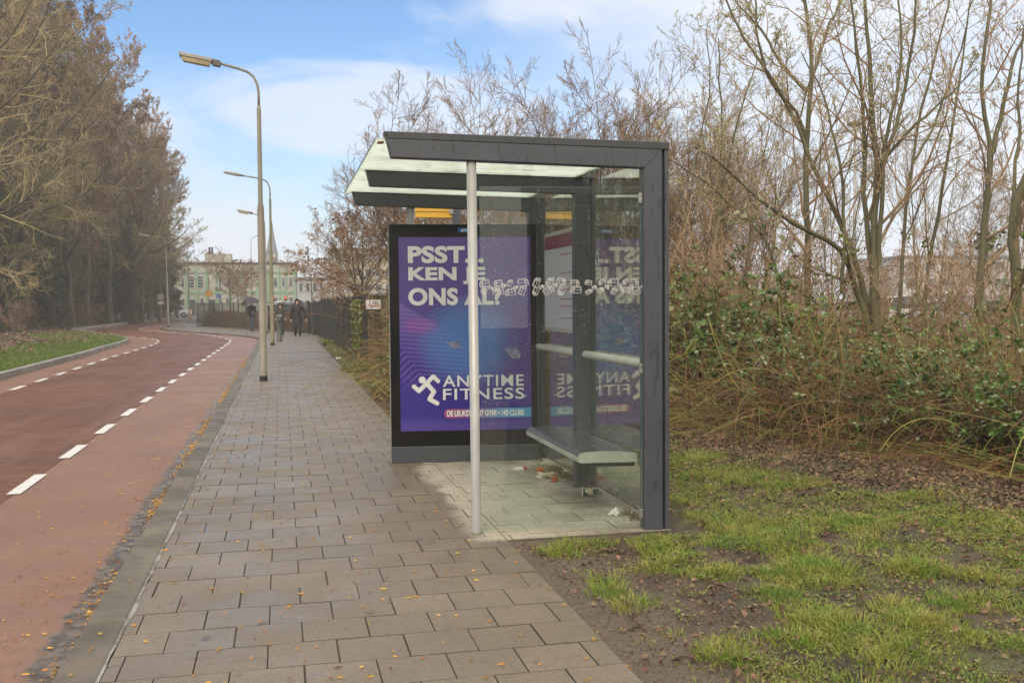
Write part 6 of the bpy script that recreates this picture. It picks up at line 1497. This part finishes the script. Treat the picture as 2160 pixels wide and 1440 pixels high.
stemtree('forked_trunk_tree', 'grey forked trunk with hanging catkins near the right picture edge', 15.5, [
    ([(2052, 800, 0), (2062, 640, 0), (2076, 470, 0), (2090, 330, 0), (2086, 260, 0), (2070, 190, 0), (2084, 60, 0), (2092, -40, 0)], [.075, .068, .058, .05, .042, .036, .03, .02]),
    ([(2090, 330, 0), (2112, 240, .1), (2130, 150, .1), (2156, 90, .1), (2180, 30, .1)], [.045, .04, .034, .026, .018]),
    ([(2066, 640, .2), (2082, 470, .3), (2092, 350, .3), (2100, 300, .3)], [.04, .035, .03, .02])], 10, 500, seed=53, catkins=420, broad=140)
stemtree('thick_leaning_trunk', 'thick pale leaning trunk cut by the right picture edge', 11.5, [
    ([(2150, 860, 0), (2146, 640, 0), (2136, 520, 0), (2142, 432, 0), (2165, 370, 0), (2200, 280, 0), (2230, 120, 0)], [.075, .07, .066, .062, .055, .045, .03]),
    ([(2140, 520, 0), (2132, 420, .1), (2152, 280, .2), (2148, 180, .2), (2160, 60, .2)], [.03, .026, .02, .015, .01])], 8, 300, seed=54, catkins=150, broad=60)
stemtree('leaning_sapling', 'thin leaning sapling just right of the multi-stemmed tree', 16.0, [
    ([(1886, 780, 0), (1900, 560, 0), (1924, 350, 0), (1945, 215, 0), (1990, 60, 0), (2010, -40, 0)], [.042, .036, .03, .026, .02, .012]),
    ([(1925, 345, 0), (1975, 260, .2), (2030, 90, .3), (2060, -30, .3)], [.024, .02, .015, .01])], 8, 900, seed=55, broad=120)
stemtree('leaning_sapling', 'thin leaning sapling midway between the multi-stemmed tree and the forked trunk', 17.5, [
    ([(1940, 780, 0), (1960, 540, 0), (1998, 340, 0), (2015, 230, 0), (2040, 60, 0), (2052, -40, 0)], [.046, .04, .034, .028, .02, .012])], 10, 600, seed=56, broad=120)
stemtree('twin_sapling', 'pair of thin budding stems close to the shelter corner post', 19.0, [
    ([(1490, 760, 0), (1500, 560, 0), (1521, 375, 0), (1522, 230, 0), (1515, 80, 0)], [.045, .04, .03, .02, .01]),
    ([(1492, 760, 0), (1508, 540, .1), (1534, 360, .1), (1560, 240, .1), (1600, 120, .1)], [.045, .038, .03, .02, .01]),
    ([(1420, 600, .3), (1470, 330, .3), (1500, 180, .3), (1490, 60, .3)], [.025, .02, .014, .01])], 10, 3600, seed=57)
stemtree('crooked_sapling', 'dark crooked sapling standing in front of the slim upright trunk', 13.5, [
    ([(1650, 720, 0), (1640, 560, 0), (1600, 480, 0), (1530, 420, 0), (1460, 360, 0), (1400, 330, 0)], [.028, .026, .022, .018, .012, .007]),
    ([(1776, 620, .2), (1784, 470, .2), (1768, 330, .2), (1740, 200, .2), (1690, 110, .2)], [.03, .026, .022, .015, .008])], 9, 900, seed=58)

def trifoliate(P, size, rng):
    """three toothed leaflets spread in one plane from each stalk end"""
    n = len(P); d = rng.normal(size=(n, 3)); d[:, 2] = d[:, 2]*.4-.15; d = norm(d)
    q = rng.normal(size=(n, 3))*.45+np.array([-.25, -.35, .8]); s = norm(np.cross(d, q)); nn = np.cross(s, d)
    out = []
    L = np.asarray(size).reshape(-1, 1)
    for a, k in ((0, 1.0), (1.25, .85), (-1.25, .85)):
        e = d*math.cos(a)+s*math.sin(a); w = s*math.cos(a)-d*math.sin(a); LL = L*k*rng.uniform(.85, 1.1, (n, 1)); tilt = nn*rng.normal(0, .22, (n, 1)); e = norm(e+tilt)
        B = P+e*LL*.12; f = lambda u, v, z: B+e*LL*u+w*LL*v+nn*LL*z
        V = np.stack([B, f(.30, .36, .07), f(.68, .30, .05), f(1, 0, -.08), f(.68, -.30, .05), f(.30, -.36, .07), f(.45, 0, -.03)], 1)
        F = np.array([(0, 6, 1), (1, 6, 2), (2, 6, 3), (3, 6, 4), (4, 6, 5), (5, 6, 0)])
        out.append((V.reshape(-1, 3), (F[None]+7*np.arange(n)[:, None, None]).reshape(-1, 3)))
    return cat(out)
def bramble(seed, w, h, n_c, n_l, lsize, gm=.4, leafmat=None, dead=500, lay=1.0):
    rng = np.random.default_rng(seed); n = n_c; k = 14
    a = rng.uniform(0, 6.28, n); r0 = w*.55*np.sqrt(rng.random(n)); p = np.c_[r0*np.cos(a), r0*np.sin(a), rng.uniform(0, .25*h, n)]
    el = rng.uniform(.1, 1.45, n)*lay; az = rng.uniform(0, 6.28, n); d = np.c_[np.cos(az)*np.cos(el), np.sin(az)*np.cos(el), np.sin(el)]
    L = rng.uniform(.6, 1.7, n)*h*1.2; pts = [p]; g_ = rng.uniform(.03, .26, n); bend = rng.normal(0, .07, (n, 3))
    for i in range(k-1):
        d = norm(d+bend+rng.normal(0, .05, d.shape)-np.c_[np.zeros((n, 2)), g_]); p = p+d*(L/(k-1))[:, None]; p[:, 2] = np.maximum(p[:, 2], .012); pts.append(p)
    C = np.stack(pts, 1); Rd = (rng.uniform(.0022, .0066, n)*rng.uniform(.7, 1.3, n))[:, None]*np.linspace(1, .5, k)[None]
    m = int(n*gm); b = Proto(); b.c1 = tubes(C[m:], Rd[m:], 5); b.c2 = tubes(C[:m], Rd[:m]*1.1, 5)
    S1, Q1 = grow(rng, C, Rd, 2, (.3, 1), (30, 75), .22, 4, .12, .02, .7, .0014); b.c1 = cat([b.c1, tubes(S1, Q1, 3)])
    # leaves gather in clumps
    nl = n_l//3; cand = np.concatenate([tips(C[:, 4:], rng, nl*3, .03), tips(S1, rng, nl*3, .02)]); ph = rng.uniform(0, 50)
    cand = cand[(np.hypot(cand[:, 0], cand[:, 1]) < w*.85) & (cand[:, 2] > .05)]
    cl = vnoise(cand[:, 0]+ph, cand[:, 1]+cand[:, 2]*1.7, .33)+.25*cand[:, 2]/h; q = cand[np.argsort(-cl)[:nl*2]]; q = q[rng.permutation(len(q))[:nl]]
    b.l = trifoliate(q, rng.uniform(*lsize, len(q)), rng); b.lm = leafmat or m_bleaf
    rr_ = w*.75*np.sqrt(rng.random(dead)); aa = rng.uniform(0, 6.28, dead); zz = h*.62*rng.random(dead)**1.3  # dark dead leaves added inside the bush to block light and deepen it
    b.d = leafquads(np.c_[rr_*np.cos(aa), rr_*np.sin(aa), zz+.02], rng.uniform(.03, .075, dead), rng, .2, .5, .6); return b
def put_bramble(b, x, y, rz, s, label, group, src={}):
    z = float(hR(x, y)) if y < 40 else 0
    if id(b) in src: return dup(src[id(b)], (x, y, z-.02), rz, s, label, group)
    t = thing('bramble_bush', label, 'bramble bush', (x, y, z-.02), rz, group); t.scale = (s,)*3 if isinstance(s, (int, float)) else s
    npmesh('red_canes', *b.c1, m_cane, t, kind='stuff'); npmesh('green_canes', *b.c2, m_caneg, t, kind='stuff'); npmesh('leaves', *b.l, b.lm, t, kind='stuff'); npmesh('dark_fill_leaves', *b.d, m_darkfill, t, kind='stuff'); src[id(b)] = t; return t
m_darkfill = pmat('dark_fill_leaf', (.040, .025, .015), (.085, .050, .028), .8, .1, 2, island=.5)  # dark tone of the added fill stands in for shade inside the bushes
BA = bramble(1, 1.1, 1.25, 260, 520, (.04, .085), .34, dead=700)             # caney
BB = bramble(2, 1.1, 1.15, 150, 2500, (.045, .095), .35, dead=900)             # leafy
BC = bramble(3, 1.3, 1.0, 420, 60, (.03, .05), .42, m_bleaf2, 260, .35)       # low straw mat
BD = bramble(4, 1.1, 1.5, 180, 1500, (.04, .09), .38, m_bleaf2, 900)
rb = np.random.default_rng(91)
GL = {0: ('tangled bramble bush of mostly reddish bare canes in the thicket', 'caney bramble bushes'), 1: ('dense dark green leafy bramble bush in the thicket', 'leafy bramble bushes'),
      2: ('low straw coloured mat of bramble canes at the foot of the thicket', 'bare bramble mats'), 3: ('taller bramble bush with paler yellow green leaves in the thicket', 'pale leaved bramble bushes')}
def pb(i, x, y, s): put_bramble((BA, BB, BC, BD)[i], x, y, rb.uniform(0, 6.28), s, *GL[i])
# front row along the thicket edge: bare canes near the shelter, leafy to the right
def pxof(x, y):
    v = np.array([x, y, .5])-CAMP; return CX+FPX*(v@_r)/(v@_f)
for y in np.arange(6.0, 15.5, .55):
    x = XE(y)+.8+rb.uniform(-.15, .2)
    if x < 3.0: continue
    lf = pxof(x, y) > 1640
    pb(rb.choice([1, 1, 0, 0]) if lf else rb.choice([0, 2, 2]), x, y, rb.uniform(.62, .85))
    pb(2, x-.2, y+.2, (.8, .8, .36))
for row, (dx, sc_) in enumerate(((1.6, 1.0), (2.6, 1.1), (3.8, 1.2), (5.3, 1.3), (7.0, 1.4))):
    for y in np.arange(6.4+row*.35, 16.5+row*.5, .9+.14*row):
        x = XE(min(y, 12.5))+dx+rb.uniform(-.3, .3)
        if x < 3.0: continue
        p_ = pxof(x, y); lowr = float(np.interp(p_, [1430, 1600, 1720], [1.15, 1.0, .66]))
        pb(rb.choice([1, 0, 3, 3] if p_ < 1620 else [1, 1, 3, 0]), x, y, sc_*lowr*rb.uniform(.85, 1.1))
# brambles left of / behind the advertising case up to the fence
for x, y, i, s in ((2.9, 12.0, 0, .9), (2.2, 13.2, 2, .8), (2.6, 14.5, 0, 1.0), (2.0, 15.8, 0, .75), (2.9, 16.5, 3, 1.1), (2.3, 18.0, 1, .9), (2.9, 19.5, 0, 1.1), (2.1, 20.5, 2, .9), (2.6, 22.0, 3, 1.05), (2.3, 23.8, 0, 1.0), (3.5, 22.5, 1, 1.2), (3.4, 14.0, 1, 1.1), (3.8, 17.8, 0, 1.2), (1.95, 24.3, 3, .7), (4.6, 20.0, 0, 1.3), (3.3, 11.0, 2, .8)):
    pb(i, max(x, .0815*y+.8*s+.15), y, s*.85)
# tangle of thin bare saplings that thickens the middle distance
SP = tree_proto(61, 2.6, .018, (8, (.15, .98), (20, 55), .5), (6, (25, 60), .5), (5, (25, 60), .5), None, .06, .12, .0030, stems=6, mat=m_twigb, tmat=m_twigb, leaves=260, leafmat=m_rust, leafsize=(.03, .06), spread=.55)
for px, Y in ((1440, 16), (1560, 17), (1610, 14.5), (1740, 15), (1870, 15), (1930, 14), (2060, 13.5), (2120, 14.5), (1460, 20), (1530, 21), (1660, 21), (1810, 20), (1980, 20), (2150, 18), (1420, 24), (1570, 25), (1840, 24), (2100, 24), (1340, 22), (1270, 19), (1200, 23), (1300, 15), (1230, 15.5)):
    right(px, Y, SP, rb.uniform(.85, 1.2), 'bush of thin bare whips among the thicket trees', 'whip_bush', 'bare whip bushes in the thicket', catg='bush')
# broad pale leaves clinging to whips at eye level
n = 150; q = np.array([D(rb.choice([1990, 2040, 1860, 1900, 1600, 2100, 1950])+rb.normal(0, 28), rb.uniform(400, 690), rb.uniform(10, 13)) for _ in range(n)])

# ------------------------------------------------------------------ hedges behind the fences
m_beech = pmat('beech_leaf', (.165, .090, .050), (.105, .060, .036), .75, .1, .7, island=.45)
m_mixleaf = pmat('hedge_leaf', (.13, .095, .04), (.085, .085, .03), .7, .1, .55, island=.5)
def hedge(line, label, w, h, nl, mat, size, dx, seed, stuffz=0.0):
    rng = np.random.default_rng(seed); L = resample(line, .5); L = offset(L, dx); n = nl
    i = rng.integers(0, len(L)-1, n); u = rng.random((n, 1)); P = L[i]*(1-u)+L[i+1]*u
    top = h*(.86+.28*vnoise(P[:, 0], P[:, 1], 1.1)); z = top*rng.random(n)**.85; P = P+rng.normal(0, w*.33, (n, 2))
    t = thing('hedge', label, 'hedge', (*L[0], 0)); npmesh('leaves', *leafquads(np.c_[P, z+.05], rng.uniform(*size, n), rng, .1, .4, .7), mat, t, world=True)
    m = nl//7; i = rng.integers(0, len(L)-1, m); u = rng.random((m, 1)); B = L[i]*(1-u)+L[i+1]*u+rng.normal(0, w*.3, (m, 2))
    hh = h*rng.uniform(.6, 1.1, m); C = np.stack([np.c_[B, np.zeros(m)], np.c_[B+rng.normal(0, .06, (m, 2)), hh*.5], np.c_[B+rng.normal(0, .14, (m, 2)), hh]], 1)
    npmesh('twigs', *tubes(C, np.tile(np.array([.006, .005, .003]), (m, 1)), 3), m_twigb, t, world=True); return t
hedge(far_leg, 'clipped brown beech hedge behind the far curve of the fence', .55, 1.0, 30000, m_beech, (.05, .10), .75, 71)
hedge([(1.97, 25.3), (1.93, 33), (1.83, 40), (1.76, 46)], 'taller brown and green overgrown hedge behind the fence along the pavement', .75, 1.6, 30000, m_mixleaf, (.05, .10), 1.0, 72)
hedge([(2.4, 25.9), (4.6, 26.1), (7.2, 26.3)], 'overgrown hedge behind the fence piece by the advertising case', .5, 1.1, 7000, m_mixleaf, (.05, .09), .1, 73)
rv = np.random.default_rng(5)
n = 1300; z = rv.uniform(.3, 1.6, n); P = np.c_[1.93+rv.normal(0, .07, n), 26.3+rv.normal(0, .45, n), z]
iv = thing('ivy_climber', 'yellow green ivy climbing the fence near its corner post', 'climbing plant', (1.95, 26.3, 0)); npmesh('leaves', *ovate(P, rv.uniform(.05, .09, n), rv, .2), m_bleaf2, iv, world=True)
b = MB()
for i in range(7): y_ = 26.3+rv.normal(0, .3); b.tube([(1.93, y_, 0), (1.92, y_+rv.normal(0, .1), .7), (1.93, y_+rv.normal(0, .2), 1.5)], .008, 5)
b.build('stems', m_twigg, iv)
m_fresh = pmat('fresh_weed', (.14, .19, .03), (.19, .20, .05), .5, .1, 2, island=.3, transl=.3)
for x, y, s, lb in ((1.62, 22.6, .34, 'bright green leafy weed clump at the pavement edge by the fence post'), (1.72, 17.0, .30, 'yellow green weed clump nearer the advertising case'), (1.66, 37.5, .22, 'small weed tuft at the fence foot further along')):
    n = 700; a = rv.uniform(0, 6.28, n); r_ = s*np.sqrt(rv.random(n)); z = np.abs(rv.normal(0, s*.4, n))*(1-.5*r_/s)
    w_ = thing('weed_clump', lb, 'weed', (x, y, 0)); npmesh('leaves', *ovate(np.c_[x+r_*np.cos(a), y+r_*np.sin(a), z+.01], rv.uniform(.03, .07, n), rv, .45), m_fresh, w_, world=True)
# soft leaf rubbish along the fence foot is in the litter; a white scrap lies by it
crumple('plastic_scrap', 713, 757, .07, .04, .03, m_tis, 3, .2, 'white plastic scrap at the pavement edge by the fence', 'litter')

# ------------------------------------------------------------------ haze
m_haze = bpy.data.materials.new('haze'); m_haze.use_nodes = True; t = m_haze.node_tree
for n_ in list(t.nodes):
    if n_.type != 'OUTPUT_MATERIAL': t.nodes.remove(n_)
pv = t.nodes.new('ShaderNodeVolumePrincipled'); pv.inputs['Color'].default_value = (.93, .94, .96, 1); pv.inputs['Density'].default_value = .0014; pv.inputs['Anisotropy'].default_value = .2
t.links.new(pv.outputs[0], t.nodes['Material Output'].inputs['Volume'])
HAZE = True
if HAZE:
    b = MB(); b.box((-10, 148, 15.4), (280, 412, 33.2)); b.build('haze', m_haze, kind='stuff')
